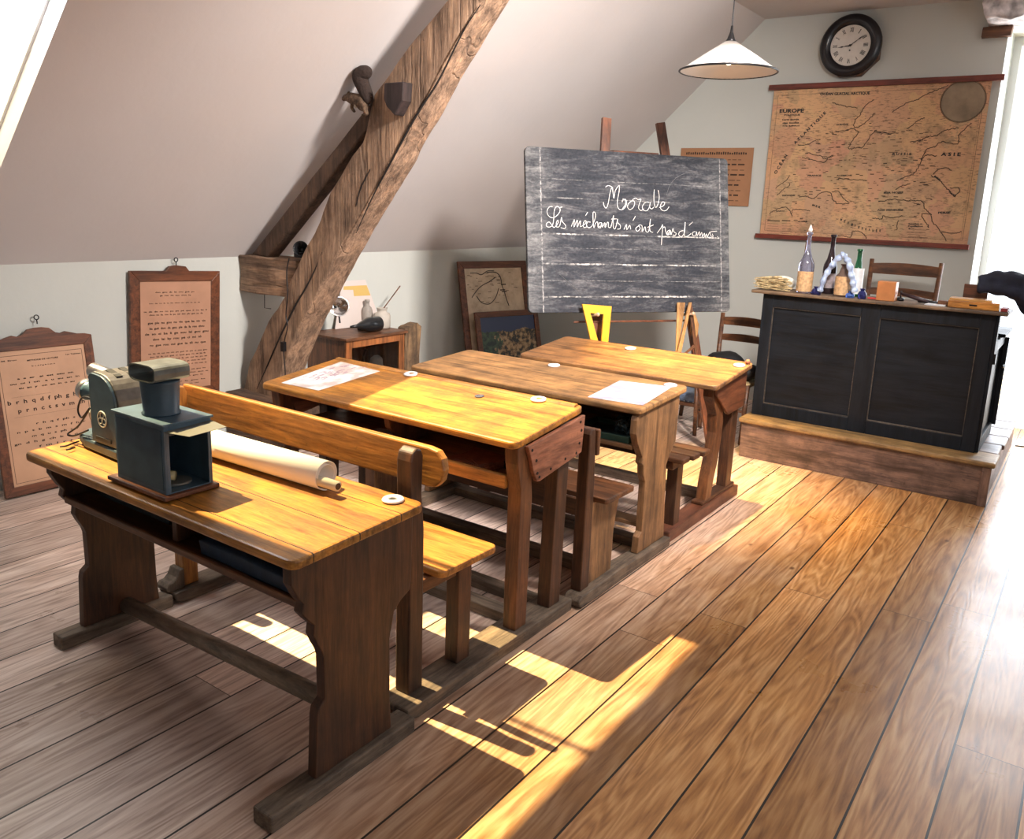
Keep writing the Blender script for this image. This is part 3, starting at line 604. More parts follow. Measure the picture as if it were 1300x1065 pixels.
ZD = 1.1078
def on_desk(x, y, yy=5.46): p = at(x, 372+0.082*(x-1020), 1, yy); return p.x, yy
glass = lambda n, c, r=0.05: plain(n, c, r, trans=0.9)
def bottle(name, px, py, h, r, mat, label, neck=0.35, nr=0.013, lab=None, lc=None, cork=None, label_h=(0.08, 0.42), yy=5.46):
    x, y = on_desk(px, py, yy); t = thing(name, (x, y, ZD), label, 'bottle')
    m = MB(); b = h*(1-neck)*0.72
    m.lathe([(r*0.9, 0), (r, 0.006), (r, b), (r*0.93, b+h*0.05), (r*0.6, b+h*0.14), (nr*1.25, b+h*0.26), (nr, b+h*0.32), (nr, h*0.955), (nr*1.35, h*0.96), (nr*1.35, h*0.995), (nr*0.9, h)], (x, y, ZD), n=28)
    obj('glass_body', m, mat, t, smooth=True)
    if lab is not None:
        m = MB(); n = 14; a0 = math.atan2(-y, -x)
        for s in range(n):
            a = a0-1.3+2.6*s/n; a2 = a0-1.3+2.6*(s+1)/n; rr = r+0.0012
            q = [(x+rr*math.cos(k), y+rr*math.sin(k)) for k in (a, a2)]
            v = [m._v((*q[0], ZD+h*label_h[0])), m._v((*q[1], ZD+h*label_h[0])), m._v((*q[1], ZD+h*label_h[1])), m._v((*q[0], ZD+h*label_h[1]))]; m.bm.faces.new(v)
        l = obj('paper_label', m, lab, t, smooth=True)
    if cork: obj('stopper', MB().lathe([(nr*0.8, 0), (nr*1.0, cork*0.3), (nr*0.5, cork*0.7), (nr*0.15, cork)], (x, y, ZD+h+0.0005), n=14), plain('white_wax', (0.85, 0.84, 0.80), 0.4), t, smooth=True)
    return t
cream = plain('cream_label', (0.58, 0.36, 0.18), 0.6, noise=0.35, scale=60)
whitel = plain('white_label', (0.72, 0.74, 0.74), 0.6, noise=0.1)
violet = plain('violet_grey_glass', (0.46, 0.46, 0.62), 0.05, trans=0.85)
bottle('wine_bottle', 1020, 368, 0.385, 0.049, violet, 'tall violet grey glass bottle with white stopper and tan label on the black desk', 0.38, 0.013, cream, cork=0.045, label_h=(0.03, 0.36))
bottle('wine_bottle', 1050, 369, 0.375, 0.043, plain('dark_brown_glass', (0.035, 0.022, 0.025), 0.06, trans=0.3), 'tall dark brown glass bottle behind the blue ribbon on the black desk', 0.38, 0.014, plain('grey_label', (0.30, 0.25, 0.26), 0.6, noise=0.3, scale=50), label_h=(0.1, 0.35), yy=5.57)
bottle('wine_bottle', 1085, 368, 0.295, 0.037, plain('green_glass', (0.02, 0.12, 0.05), 0.06, trans=0.4), 'small green bottle with white label on the black desk', 0.36, 0.014, whitel, label_h=(0.06, 0.60), yy=5.54)
bottle('ink_bottle', 1068, 373, 0.20, 0.048, plain('amber_glass', (0.20, 0.13, 0.10), 0.1, trans=0.3), 'squat bottle with tan and grey label under the blue ribbon', 0.2, 0.018, cream, label_h=(0.05, 0.62), yy=5.47)
# thin wooden stick beside the tall bottle
x, y = on_desk(1013, 366); m = MB(); m.tube([(x-0.015, y+0.09, ZD+0.004), (x-0.01, y+0.095, ZD+0.32)], 0.004, 8)
tag(obj('wooden_stick', m, w_pale('Z')), 'thin wooden stick standing behind the tall violet bottle', 'stick')
# small blue inkwell pots
def pot(px, py, r, h, mat, label):
    x, y = on_desk(px, py, 5.415); t = thing('glass_inkpot', (x, y, ZD), label, 'inkpot', 'small blue glass inkpots on the black desk')
    obj('pot', MB().lathe([(r, 0), (r*1.05, h*0.5), (r*0.8, h*0.8), (r*0.5, h*0.85), (r*0.5, h)], (x, y, ZD), n=20), mat, t, smooth=True)
    obj('rim', MB().lathe([(r*0.62, 0), (r*0.66, h*0.06), (r*0.60, h*0.12)], (x, y, ZD+h+0.0005), n=20), mat, t, smooth=True)
bl = plain('cobalt_glass', (0.03, 0.035, 0.16), 0.08, trans=0.5)
pot(1036, 370, 0.030, 0.045, bl, 'squat cobalt blue inkpot between the tall bottles and the blue ribbon')
pot(1079, 375, 0.026, 0.035, plain('light_blue_glass', (0.10, 0.20, 0.62), 0.08, trans=0.5), 'light blue inkpot at the right foot of the blue ribbon')
pot(1094, 374, 0.024, 0.055, bl, 'dark blue inkpot right of the green bottle')
# blue white ribbon bent into an arch
pts = smooth_line([at(a, b, 1, 5.395) for a, b in ((1041, 370), (1047, 352), (1057, 336), (1069, 324), (1073, 326), (1079, 340), (1083, 356), (1085, 371))], 8)
zs = [p.z for p in pts]; m = MB()
pts = [V((p.x, p.y, max(p.z, ZD+0.018))) for p in pts]
m.tube(pts, [0.017+0.004*math.sin(i*1.3) for i in range(len(pts))], 10)
bmesh.ops.subdivide_edges(m.bm, edges=m.bm.edges, cuts=1, use_grid_fill=True)
o = obj('twisted_ribbon', m, plain('blue_white_plastic', (0.38, 0.48, 0.85), 0.3, noise=0.6, scale=18), smooth=True); rough_up(o, 0.006, 22, 0, 3)
tag(o, 'crinkled blue and white plastic ribbon standing in an arch on the black desk', 'ribbon')
# bundle of dry twigs
x0, y0 = on_desk(958, 364); x1, y1 = on_desk(1004, 371)
m = MB(); random.seed(11)
for k in range(95):
    s = random.uniform(-0.02, 0.45); e = s+random.uniform(0.35, 0.65); j = lambda a: random.uniform(-a, a)
    dx, dy = x1-x0, y1-y0; nz = random.uniform(0.006, 0.075); off = j(0.04)*(1-nz*6)
    A = V((x0+dx*s, y0+dy*s+off, ZD+nz)); B = V((x0+dx*min(e, 1.05), y0+dy*min(e, 1.05)+off+j(0.02), ZD+max(0.006, nz+j(0.02))))
    m.tube([A, (A+B)/2+V((j(.006), j(.006), abs(j(.006)))), B], random.uniform(0.002, 0.0042), 5)
tag(obj('twig_bundle', m, plain('dry_twig', (0.50, 0.38, 0.20), 0.8, noise=0.6, scale=40)), 'bundle of short dry twigs on the left end of the black desk', 'twigs', kind='stuff')
x, y = on_desk(990, 362, 5.52); m = MB(); m.ball((x, y+0.04, ZD+0.045), 0.075, 1.2, 0.6, 0.6, 3)
tag(obj('white_cloth', m, plain('white_cloth', (0.75, 0.72, 0.62), 0.8, bump=0.5), smooth=True), 'crumpled white cloth behind the twig bundle', 'cloth')
# boxes and small things on the desk
def dbox(name, px, py, w, d, h, mat, label, cat, rz=0.0, z=ZD, bevel=0.003):
    x, y = on_desk(px, py); m = MB(Matrix.Translation((x, y, z)) @ Matrix.Rotation(rz, 4, 'Z')); m.box(-w/2, w/2, -d/2, d/2, 0, h)
    return tag(obj(name, m, mat, bevel=bevel), label, cat)
orange_b = plain('orange_wood_box', (0.42, 0.16, 0.05), 0.5, noise=0.15, scale=14)
dbox('card_box', 1125, 372, 0.105, 0.08, 0.115, orange_b, 'upright orange brown box in front of the ladder back chair', 'box')
x, y = on_desk(1236, 384); t = thing('pencil_box', (x, y, ZD), 'long flat orange wooden box at the right end of the black desk', 'box')
m = MB(Matrix.Translation((x, y, ZD)) @ Matrix.Rotation(0.05, 4, 'Z')); m.box(-0.13, 0.13, -0.06, 0.06, 0, 0.042); obj('box_body', m, wood('honey_box', (0.36, 0.13, 0.02), (0.62, 0.28, 0.06), 'X', 1, 0.35, 0.15), t, bevel=0.003)
m = MB(Matrix.Translation((x, y, ZD)) @ Matrix.Rotation(0.05, 4, 'Z')); m.box(-0.125, 0.09, -0.058, 0.055, 0.0425, 0.055); obj('sliding_lid', m, wood('honey_lid', (0.45, 0.2, 0.05), (0.72, 0.40, 0.12), 'X', 1, 0.35, 0.15), t, bevel=0.002)
m = MB(Matrix.Translation((x, y, ZD)) @ Matrix.Rotation(0.05, 4, 'Z')); m.box(-0.02, 0.02, -0.0635, -0.0602, 0.018, 0.026); obj('catch', m, metal_dark, t)
x, y = on_desk(1236, 384); m = MB(); m.box(x+0.14, x+0.175, y-0.05, y+0.06, ZD, ZD+0.018); tag(obj('red_book', m, plain('dark_red_cloth', (0.30, 0.03, 0.03), 0.6), bevel=0.002), 'thin red edged book right of the flat orange box', 'book')
t = thing('stacked_sheets', (x-0.20, y+0.02, ZD), 'two white paper sheets lying left of the flat orange box', 'paper')
for k in range(2): obj('sheet', MB().box(x-0.25+0.01*k, x-0.14, y-0.06, y+0.08-0.02*k, ZD+0.004*k+0.0002, ZD+0.004*k+0.0036), plain('white_paper', (0.78, 0.80, 0.84), 0.6), t)
dbox('red_chalk', 1107, 378, 0.05, 0.012, 0.01, plain('red_chalk', (0.6, 0.05, 0.04), 0.7), 'small red chalk stick beside the dark blue inkpot', 'chalk')
# dark metal tool with grips
a = at(1144, 372, 1, 5.52); b = at(1180, 378, 1, 5.47); t = thing('dark_pliers', ((a.x+b.x)/2, (a.y+b.y)/2, ZD), 'dark long metal tool lying in the middle right of the black desk', 'tool')
m = MB(); m.tube([(a.x, a.y, ZD+0.045), ((a.x+b.x)/2, (a.y+b.y)/2, ZD+0.028), (b.x, b.y, ZD+0.012)], [0.008, 0.013, 0.011], 10); obj('handle', m, plain('dark_handle', (0.03, 0.015, 0.02), 0.4), t, smooth=True)
m = MB(); m.tube([(b.x-0.06, b.y+0.02, ZD+0.011), (b.x, b.y, ZD+0.012), (b.x+0.07, b.y-0.02, ZD+0.010)], 0.0095, 10); m.lathe([(0.022, 0), (0.024, 0.012), (0.015, 0.02)], (a.x, a.y, ZD), n=14); m.tube([(a.x, a.y, ZD+0.01), (a.x, a.y, ZD+0.06)], 0.004, 8)
obj('base_metal', m, metal_dark, t, smooth=True)
dbox('wood_block', 1197, 371, 0.05, 0.05, 0.03, w_mid('X'), 'small brown wood block behind the dark metal tool', 'block')
fx, fy = on_desk(1230, 380)
fr = thing('small_frame', (fx, 5.65, ZD), 'small brown picture frame back standing behind the flat orange box', 'frame')
obj('back_panel', MB().box(fx-0.055, fx+0.06, 5.652, 5.667, ZD, ZD+0.115), w_mid('X'), fr, bevel=0.003)
obj('frame_edge', MB().box(fx-0.062, fx+0.067, 5.644, 5.6515, ZD, ZD+0.125), w_frame('X'), fr, bevel=0.003)
# navy coat drooping over the corner
def blanket(name, pts_px, yv, r, mat, label):
    pts = smooth_line([at(a, b, 1, yv) for a, b in pts_px], 6); m = MB(); m.tube(pts, [r*(0.75+0.25*math.sin(i*0.9)) if 0 < i < len(pts)-1 else r*0.5 for i in range(len(pts))], 14)
    return m
navy = plain('navy_cloth', (0.008, 0.011, 0.028), 0.75, noise=0.3, scale=20, bump=0.6)
m = MB()
for (pp, r, yv) in (([(1246, 360), (1262, 354), (1285, 357), (1304, 366), (1314, 384), (1317, 402)], 0.050, 5.585), ([(1241, 364), (1262, 366), (1285, 371), (1302, 378), (1308, 398)], 0.040, 5.56), ([(1256, 358), (1280, 350), (1305, 355)], 0.030, 5.60), ([(1296, 366), (1298, 380), (1301, 394)], 0.034, 5.58)):
    q = smooth_line([at(a, b, 1, yv) for a, b in pp], 6); q = [V((p.x, p.y, max(p.z, ZD+r*1.02) if p.x < -0.36 else p.z)) for p in q]
    m.tube(q, [r*(0.9+0.12*math.sin(i*1.1)) for i in range(len(q))], 14)
o = obj('navy_coat', m, navy, smooth=True)
rm = o.modifiers.new('remesh', 'REMESH'); rm.mode = 'VOXEL'; rm.voxel_size = 0.012; rm.use_smooth_shade = True
tag(o, 'folded navy blue coat heaped over the right rear corner of the black desk', 'coat')

# ------------------------------------------------------------ chairs
def chair(name, cx, cy, w, d, hs, hb, rz, mat, label, slats, rush=None):
    t = thing(name, (cx, cy, 0), label, 'chair'); Mx = Matrix.Translation((cx, cy, 0)) @ Matrix.Rotation(rz, 4, 'Z')
    def mb(): return MB(Mx)
    for sx in (-1, 1):
        m = mb(); m.tube([(sx*w/2*0.92, -d/2, 0.001), (sx*w/2, -d/2, hs)], [0.015, 0.018], 10); obj('leg', m, mat, t, smooth=True)
        m = mb(); m.tube([(sx*w/2*0.95, d/2+0.02, 0.001), (sx*w/2*0.97, d/2, hs), (sx*w/2*1.02, d/2+0.05, hb)], [0.016, 0.019, 0.016], 10); obj('back_post', m, mat, t, smooth=True)
        m = mb(); m.tube([(sx*w/2*0.95, -d/2, hs*0.4), (sx*w/2*0.95, d/2+0.01, hs*0.4)], 0.009, 8); obj('stretcher', m, mat, t)
    m = mb(); m.tube([(-w/2*0.95, -d/2, hs*0.55), (w/2*0.95, -d/2, hs*0.55)], 0.009, 8); obj('stretcher', m, mat, t)
    m = mb(); m.slab(-w/2-0.015, w/2+0.015, -d/2-0.015, d/2-0.012, hs+0.012, hs+0.012, 0.03); obj('seat', m, rush or mat, t, bevel=0.008)
    for z, hh in slats:
        out = []
        yb = d/2+0.05*(z-hs)/(hb-hs)
        m = mb(); n = 8; top = []; bot = []
        for k in range(n+1):
            u = -w/2*0.98+w*0.98*k/n; bow = 0.02*math.sin(PI*k/n); top.append((u, yb+bow)); 
        v0 = [[m._v((u, y-0.007, z)), m._v((u, y+0.007, z)), m._v((u, y+0.007, z+hh+0.012*math.sin(PI*k/n))), m._v((u, y-0.007, z+hh+0.012*math.sin(PI*k/n)))] for k, (u, y) in enumerate(top)]
        for A, B in zip(v0, v0[1:]):
            for q in range(4): m.bm.faces.new([A[q], A[(q+1) % 4], B[(q+1) % 4], B[q]])
        m.bm.faces.new(v0[0][::-1]); m.bm.faces.new(v0[-1]); obj('back_slat', m, mat, t, bevel=0.003)
    return t
straw = plain('woven_straw', (0.45, 0.32, 0.16), 0.8, noise=0.3, scale=60, bump=0.4)
# chair behind the teacher's desk stands on the podium
ch = chair('ladder_back_chair', -1.19, 6.42, 0.46, 0.36, 0.45, 1.03, 0.0, w_mid('X'), 'brown ladder back chair on the platform behind the black desk', [(0.925, 0.075), (0.77, 0.05), (0.62, 0.05)], straw)
ch.location.z = 0.268
chair('ladder_back_chair', -2.075, 5.72, 0.37, 0.34, 0.43, 0.865, 0.0, w_mid('X'), 'brown chair with a bag on its seat between the farthest desk and the platform', [(0.78, 0.055), (0.665, 0.045)], straw)
m = MB(Matrix.Translation((-2.06, 5.68, 0.443)))
m.ball((-0.05, 0, 0.09), 0.13, 1.15, 0.85, 0.70, 3); m.ball((0.10, -0.02, 0.06), 0.11, 1.1, 1.0, 0.55, 3)
o = obj('black_bag', m, plain('black_cloth', (0.006, 0.006, 0.007), 0.7, bump=0.4), smooth=True); rough_up(o, 0.012, 9, 0, 2)
for v in o.data.vertices: v.co.z = max(v.co.z, 0.4425)
tag(o, 'black soft bag lying on the seat of the brown chair', 'bag')
# low stool with blue grey pad
sx, sy = -2.42, 5.92
t = thing('foot_stool', (sx, sy, 0), 'low wooden stool with blue grey padded top seen behind the farthest desk', 'stool')
m = MB(); m.slab(sx-0.18, sx+0.14, sy-0.15, sy+0.15, 0.255, 0.255, 0.075, 0.05); obj('pad', m, plain('blue_grey_leather', (0.10, 0.14, 0.22), 0.35, noise=0.2, bump=0.2), t, bevel=0.02)
obj('seat_frame', MB().box(sx-0.175, sx+0.135, sy-0.145, sy+0.145, 0.15, 0.1795), w_mid('X'), t, bevel=0.004)
for ax in (-0.14, 0.10):
    for ay in (-0.11, 0.11):
        m = MB(); m.tube([(sx+ax*1.1, sy+ay*1.1, 0.001), (sx+ax, sy+ay, 0.15)], [0.016, 0.020], 8); obj('leg', m, w_mid(), t)
m = MB()
for k in range(9): m.ball((sx-0.16+k*0.0355, sy-0.151, 0.19), 0.006, sub=1)
obj('nail_heads', m, metal_steel, t, smooth=True)

# ------------------------------------------------------------ blackboard on easel
yaw, lean = -0.617, 0.19
nrm = V((math.cos(yaw)*math.cos(lean), math.sin(yaw)*math.cos(lean), math.sin(lean)))
ux = V((-math.sin(yaw), math.cos(yaw), 0)); uy = nrm.cross(ux)
BW, BH = 1.45, 1.023
bc = V((-2.438, 4.831, 0.94))
bf = Fr(bc-ux*BW/2, ux, uy)
def board_material():
    m, nt, b = new_mat('chalky_slate'); tc = N(nt, 'ShaderNodeTexCoord')
    mp = N(nt, 'ShaderNodeMapping'); L(nt, tc.outputs['Object'], mp.inputs['Vector']); mp.inputs['Scale'].default_value = (0.35, 1.6, 1)
    n1 = N(nt, 'ShaderNodeTexNoise', Scale=11.0, Detail=9.0, Roughness=0.78, Distortion=0.5); L(nt, mp.outputs[0], n1.inputs['Vector'])
    col = ramp(nt, n1.outputs[0], [(0.32, (0.018, 0.022, 0.029)), (0.50, (0.040, 0.043, 0.052)), (0.62, (0.115, 0.115, 0.12)), (0.80, (0.26, 0.26, 0.26))])
    sx = N(nt, 'ShaderNodeSeparateXYZ'); L(nt, tc.outputs['Object'], sx.inputs[0])
    n2 = N(nt, 'ShaderNodeTexNoise', Scale=26.0, Detail=5.0); L(nt, mp.outputs[0], n2.inputs['Vector'])
    wob = M2(nt, 'MULTIPLY', M2(nt, 'SUBTRACT', n2.outputs[0], 0.5), 0.01)
    yv = M2(nt, 'ADD', sx.outputs[1], wob)
    n3 = N(nt, 'ShaderNodeTexNoise', Scale=5.0, Detail=3.0); L(nt, tc.outputs['Object'], n3.inputs['Vector'])
    n6 = N(nt, 'ShaderNodeTexNoise', Scale=55.0, Detail=4.0); L(nt, tc.outputs['Object'], n6.inputs['Vector'])
    for v0, w, st in ((0.100, 0.0042, 0.95), (0.305, 0.0042, 0.9), (0.492, 0.0042, 0.85), (0.715, 0.003, 0.4), (0.20, 0.0018, 0.35), (0.405, 0.0015, 0.25), (0.83, 0.002, 0.25)):
        f = M2(nt, 'LESS_THAN', M2(nt, 'ABSOLUTE', M2(nt, 'SUBTRACT', yv, v0)), w)
        f = M2(nt, 'MULTIPLY', M2(nt, 'MULTIPLY', f, ramp(nt, n3.outputs[0], [(0.42, 0.12), (0.56, 1.0)])), ramp(nt, n6.outputs[0], [(0.40, 0.25), (0.55, 1.0)]))
        inx = M2(nt, 'MULTIPLY', M2(nt, 'GREATER_THAN', sx.outputs[0], 0.105), M2(nt, 'LESS_THAN', sx.outputs[0], 1.375))
        col = mix(nt, M2(nt, 'MULTIPLY', M2(nt, 'MULTIPLY', f, inx), st), col, (0.62, 0.60, 0.56))
    xv = M2(nt, 'ADD', sx.outputs[0], wob)
    for u0 in (0.098, 1.385):
        f = M2(nt, 'LESS_THAN', M2(nt, 'ABSOLUTE', M2(nt, 'SUBTRACT', xv, u0)), 0.004)
        col = mix(nt, M2(nt, 'MULTIPLY', M2(nt, 'MULTIPLY', f, 0.7), ramp(nt, n6.outputs[0], [(0.38, 0.1), (0.6, 1.0)])), col, (0.40, 0.39, 0.38))
    # wiped chalk haze near the borders
    edge = M2(nt, 'MAXIMUM', ramp(nt, sx.outputs[0], [(0.02, 1.0), (0.22, 0.0)]), ramp(nt, M2(nt, 'SUBTRACT', sx.outputs[0], 0.5), [(0.72, 0.0), (0.93, 1.0)]))
    hz = M2(nt, 'MULTIPLY', ramp(nt, n1.outputs[0], [(0.35, 0.0), (0.7, 1.0)]), M2(nt, 'MULTIPLY', edge, 0.35))
    col = mix(nt, hz, col, (0.42, 0.42, 0.40))
    col = mix(nt, 1.0, col, ramp(nt, n6.outputs[0], [(0.35, (0.78, 0.78, 0.80)), (0.65, (1.15, 1.15, 1.15))]), 'MULTIPLY')
    L(nt, col, b.inputs['Base Color']); b.inputs['Roughness'].default_value = 0.8; b.inputs['Specular IOR Level'].default_value = 0.2
    bp = N(nt, 'ShaderNodeBump', Strength=0.2, Distance=0.004); L(nt, n2.outputs[0], bp.inputs['Height']); L(nt, bp.outputs[0], b.inputs['Normal'])
    return m
bb = thing('blackboard', bf.o, 'large chalk smeared blackboard with cursive writing resting on a wooden easel', 'blackboard')
bb.rotation_euler = bf.M().to_euler()
def board_part(name, mb, mat, **k):          # geometry given in board coordinates
    me_o = obj(name, mb, mat, None, **k); me_o.parent = bb; return me_o
m = MB(); r = 0.03; out = []
for cx, cy, a0 in ((BW-r, BH-r, 0), (r, BH-r, 90), (r, r, 180), (BW-r, r, 270)):
    for k in range(5): a = math.radians(a0+k*22.5); out.append((cx+r*math.cos(a), cy+r*math.sin(a)))
m.prism(out, 'Z', -0.028, 0.0); board_part('board', m, board_material(), bevel=0.004)
cA = lambda p: (680+p[0]*0.09231, 230+p[1]*0.09231); cB = lambda p: (790+p[0]*0.1, 230+p[1]*0.1)
SA = [[(930, 290), (940, 340), (970, 368), (998, 300), (1020, 170), (1050, 80), (1062, 150), (1075, 235), (1095, 130), (1145, 60), (1148, 130), (1122, 280), (1130, 360), (1170, 395), (1220, 370), (1250, 310), (1235, 250), (1195, 262), (1190, 290)], [(960, 80), (1000, 60), (1045, 78)],
      [(230, 352), (190, 352), (158, 400), (165, 460), (215, 502), (270, 490), (320, 440), (336, 385), (305, 350), (270, 365), (252, 430), (248, 510), (232, 600), (190, 632), (150, 620), (150, 582), (185, 562), (212, 590), (245, 635), (275, 620), (312, 565), (300, 538), (283, 580), (292, 632), (330, 612), (355, 498), (365, 555), (412, 610), (400, 650), (345, 640)], [(336, 362), (365, 355)],
      [(490, 622), (520, 548), (532, 535), (525, 632), (560, 550), (573, 545), (570, 632), (605, 555), (618, 555), (612, 622), (645, 612), (692, 570), (680, 540), (655, 580), (662, 636), (705, 625)], [(685, 475), (715, 425)],
      [(752, 565), (715, 560), (698, 605), (730, 640), (780, 605), (822, 490), (815, 432), (790, 432), (788, 520), (800, 640), (822, 580), (850, 560), (858, 635), (880, 620)], [(905, 572), (875, 575), (862, 625), (890, 640), (908, 575), (915, 632), (950, 572), (955, 636), (985, 567), (1000, 580), (1000, 630), (1035, 625), (1070, 470), (1065, 560), (1070, 640), (1095, 648), (1128, 520), (1125, 565), (1162, 605), (1160, 652), (1122, 660)], [(1040, 522), (1115, 518)]]
SB = [[(5, 222), (38, 245), (36, 300), (0, 350)], [(135, 245), (85, 275), (65, 325), (95, 362), (140, 330), (156, 270), (130, 238), (168, 215), (200, 235), (236, 230), (215, 290), (205, 340), (235, 372), (275, 350)], [(342, 268), (290, 270), (255, 320), (265, 365), (310, 375), (342, 330), (356, 265), (347, 330), (372, 352), (398, 330)], [(405, 108), (400, 200), (405, 290), (425, 335), (452, 290), (468, 200), (455, 115)],
      [(470, 335), (520, 312), (537, 278), (515, 262), (490, 290), (485, 345), (520, 375), (560, 368), (592, 325)],
      [(20, 612), (52, 550), (56, 615), (92, 560), (106, 612)], [(135, 500), (165, 445)], [(205, 568), (170, 600), (190, 636), (226, 600), (208, 560), (248, 565), (252, 640), (287, 580), (300, 638), (335, 632), (357, 480), (346, 560), (352, 632), (388, 650)], [(315, 588), (395, 555)],
      [(440, 660), (490, 592), (512, 555), (505, 660), (495, 810)], [(507, 600), (537, 580), (550, 640), (570, 680), (602, 622), (572, 638), (570, 682), (602, 668), (608, 622), (617, 682), (642, 600), (652, 640), (682, 662), (668, 690), (640, 682)],
      [(772, 628), (730, 640), (715, 680), (750, 702), (788, 650), (797, 520), (786, 680), (820, 700), (872, 665)], [(845, 562), (892, 518)], [(930, 640), (895, 650), (895, 690), (930, 690), (942, 642), (950, 692), (977, 640), (982, 697), (1007, 650), (1017, 702), (1042, 660), (1047, 708), (1068, 668), (1075, 710), (1112, 645), (1120, 690), (1152, 702), (1140, 668)], [(1120, 642), (1200, 635)], [(1208, 700), (1212, 712)]]
m = MB()
for S, f in ((SA, cA), (SB, cB)):
    for st in S:
        q = [bf.uv(*f(p)) for p in st]; pts = smooth_line([(u, v, 0.0012) for u, v in q], 5)
        m.tube(pts, 0.0019, 5)
board_part('chalk_writing', m, plain('white_chalk', (0.80, 0.78, 0.74), 0.9), )
m = MB()
for a, b in (((710, 348), (735, 370)), ((827, 318), (835, 322))):
    A = bf.uv(*a); B = bf.uv(*b); m.tube([(A[0], A[1], 0.001), (B[0], B[1], 0.001)], 0.0012, 4)
q = [bf.uv(*p) for p in ((846, 248), (850, 236), (858, 226), (870, 220), (885, 217))]
m.tube(smooth_line([(u, v, 0.0008) for u, v in q], 5), 0.0010, 4)
board_part('chalk_scratch', m, plain('grey_chalk', (0.16, 0.16, 0.16), 0.9))
# easel
es = thing('easel', (bc.x-0.2, bc.y, 0), 'dark wooden easel standing behind the blackboard with its two posts above the board', 'easel')
def easel_pt(u, v, d=-0.05): return bf.o+bf.ux*u+bf.uy*v+bf.un*d
def bar(root, name, A, B, w, mat, t=0.028):
    A = V(A); B = V(B); d = (B-A).normalized(); sd = bf.ux-d*d.dot(bf.ux); sd.normalize(); n = d.cross(sd)
    q = lambda P: [P+sd*w/2+n*t/2, P-sd*w/2+n*t/2, P-sd*w/2-n*t/2, P+sd*w/2-n*t/2]
    return obj(name, MB().hexa(q(A), q(B)), mat, root, bevel=0.003)
uvL = bf.uv(770, 150, -0.05); uvR = bf.uv(838, 156, -0.05)
def to_floor(u, v, u2, v2):
    A = easel_pt(u, v); B = easel_pt(u2, v2); d = B-A; return A+d*((0.015-A.z)/d.z)
LT = easel_pt(*uvL); RT = easel_pt(*uvR)
LB = to_floor(uvL[0], uvL[1], uvL[0]-0.10, 0.0); RB = to_floor(uvR[0], uvR[1], uvR[0]+0.20, 0.0)
bar(es, 'front_leg', LB, LT, 0.062, w_frame()); bar(es, 'front_leg', RB, RT, 0.062, w_frame())
uc = (uvL[0]+uvR[0])/2
A = easel_pt(uvL[0]-0.0, BH+0.005); B = easel_pt(uvR[0]+0.0, BH+0.005)
bar(es, 'top_rail', A+bf.ux*0.03, B-bf.ux*0.03, 0.05, w_frame('X')).data
mid = easel_pt(uc, 0.9, -0.10); back = mid+V((-0.42, 0.30, 0)); back.z = 0.015
back.x = max(back.x, -3.4)
bar(es, 'rear_leg', back, mid, 0.05, w_frame())
A = easel_pt(uc-0.38, 0.72, -0.082); B = easel_pt(uc+0.38, 0.72, -0.082); bar(es, 'middle_rail', A, B, 0.045, w_frame('X'), 0.03)
PEG = {}
for nm, (px, py) in (('a', (754, 399)), ('b', (874, 383))):
    u, v = bf.uv(px, py, 0.02)
    m = MB(); v = min(v, -0.016); m.tube([easel_pt(u, v, -0.075), easel_pt(u, v, 0.075)], 0.009, 10); m.ball(easel_pt(u, v, 0.078), 0.013, sub=2)
    obj('peg', m, plain('peg_wood', (0.55, 0.40, 0.28), 0.5), es, smooth=True); PEG[nm] = (u, v)
# shelf ledge under the board carried by the pegs' line
bar(es, 'ledge_rail', easel_pt(PEG['a'][0]-0.10, -0.055, -0.045), easel_pt(PEG['b'][0]+0.08, -0.055, -0.045), 0.05, w_frame('X'), 0.02)
# yellow set square hung on the peg
F2 = Fr(easel_pt(0, 0, 0.045), ux, uy)
yl = plain('yellow_paint', (0.72, 0.36, 0.012), 0.45, noise=0.08)
def ring(outer, inner, fr, t, name, mat, label, cat):
    m = MB(fr.M()); n = len(outer)
    v = {}
    for k, z in enumerate((0, t)):
        v[k] = ([m._v((*p, z)) for p in outer], [m._v((*p, z)) for p in inner])
    for i in range(n):
        j = (i+1) % n
        for k in (0, 1): m.bm.faces.new([v[k][0][i], v[k][0][j], v[k][1][j], v[k][1][i]])
        for q in (0, 1): m.bm.faces.new([v[0][q][i], v[0][q][j], v[1][q][j], v[1][q][i]])
    return tag(obj(name, m, mat, bevel=0.0015), label, cat)
ou = [F2.uv(*p) for p in ((738, 386), (775.5, 389), (770.5, 440), (768, 462), (762, 462), (750, 437))]
inn = [F2.uv(*p) for p in ((748.5, 397.5), (765, 399), (762.5, 432), (762.3, 440), (761.2, 440), (758, 432))]
ring(ou, inn, F2, 0.014, 'set_square', yl, 'bright yellow triangular board set square hanging below the blackboard on a peg', 'set square')
F3 = Fr(easel_pt(0, 0, 0.03), ux, uy)
def plate(px, d, t, name, mat, root):
    f3 = Fr(easel_pt(0, 0, d), ux, uy); m = MB(f3.M()); m.prism([f3.uv(*p) for p in px], 'Z', 0, t); return obj(name, m, mat, root, bevel=0.002)
q = easel_pt(PEG['b'][0], -0.1, 0.03)
tw = thing('board_compass', q, 'tan wooden compass and protractor hanging on a peg below the right of the blackboard', 'compass')
tan = wood('tan_ply', (0.34, 0.16, 0.05), (0.60, 0.34, 0.13), 'Z', 1, 0.45, 0.2)
plate([(874, 384), (877, 384), (862, 455), (857, 455)], 0.052, 0.014, 'compass_leg', tan, tw)
plate([(873, 384), (877, 384), (886, 456), (882, 456)], 0.036, 0.014, 'compass_leg', w_mid(), tw)
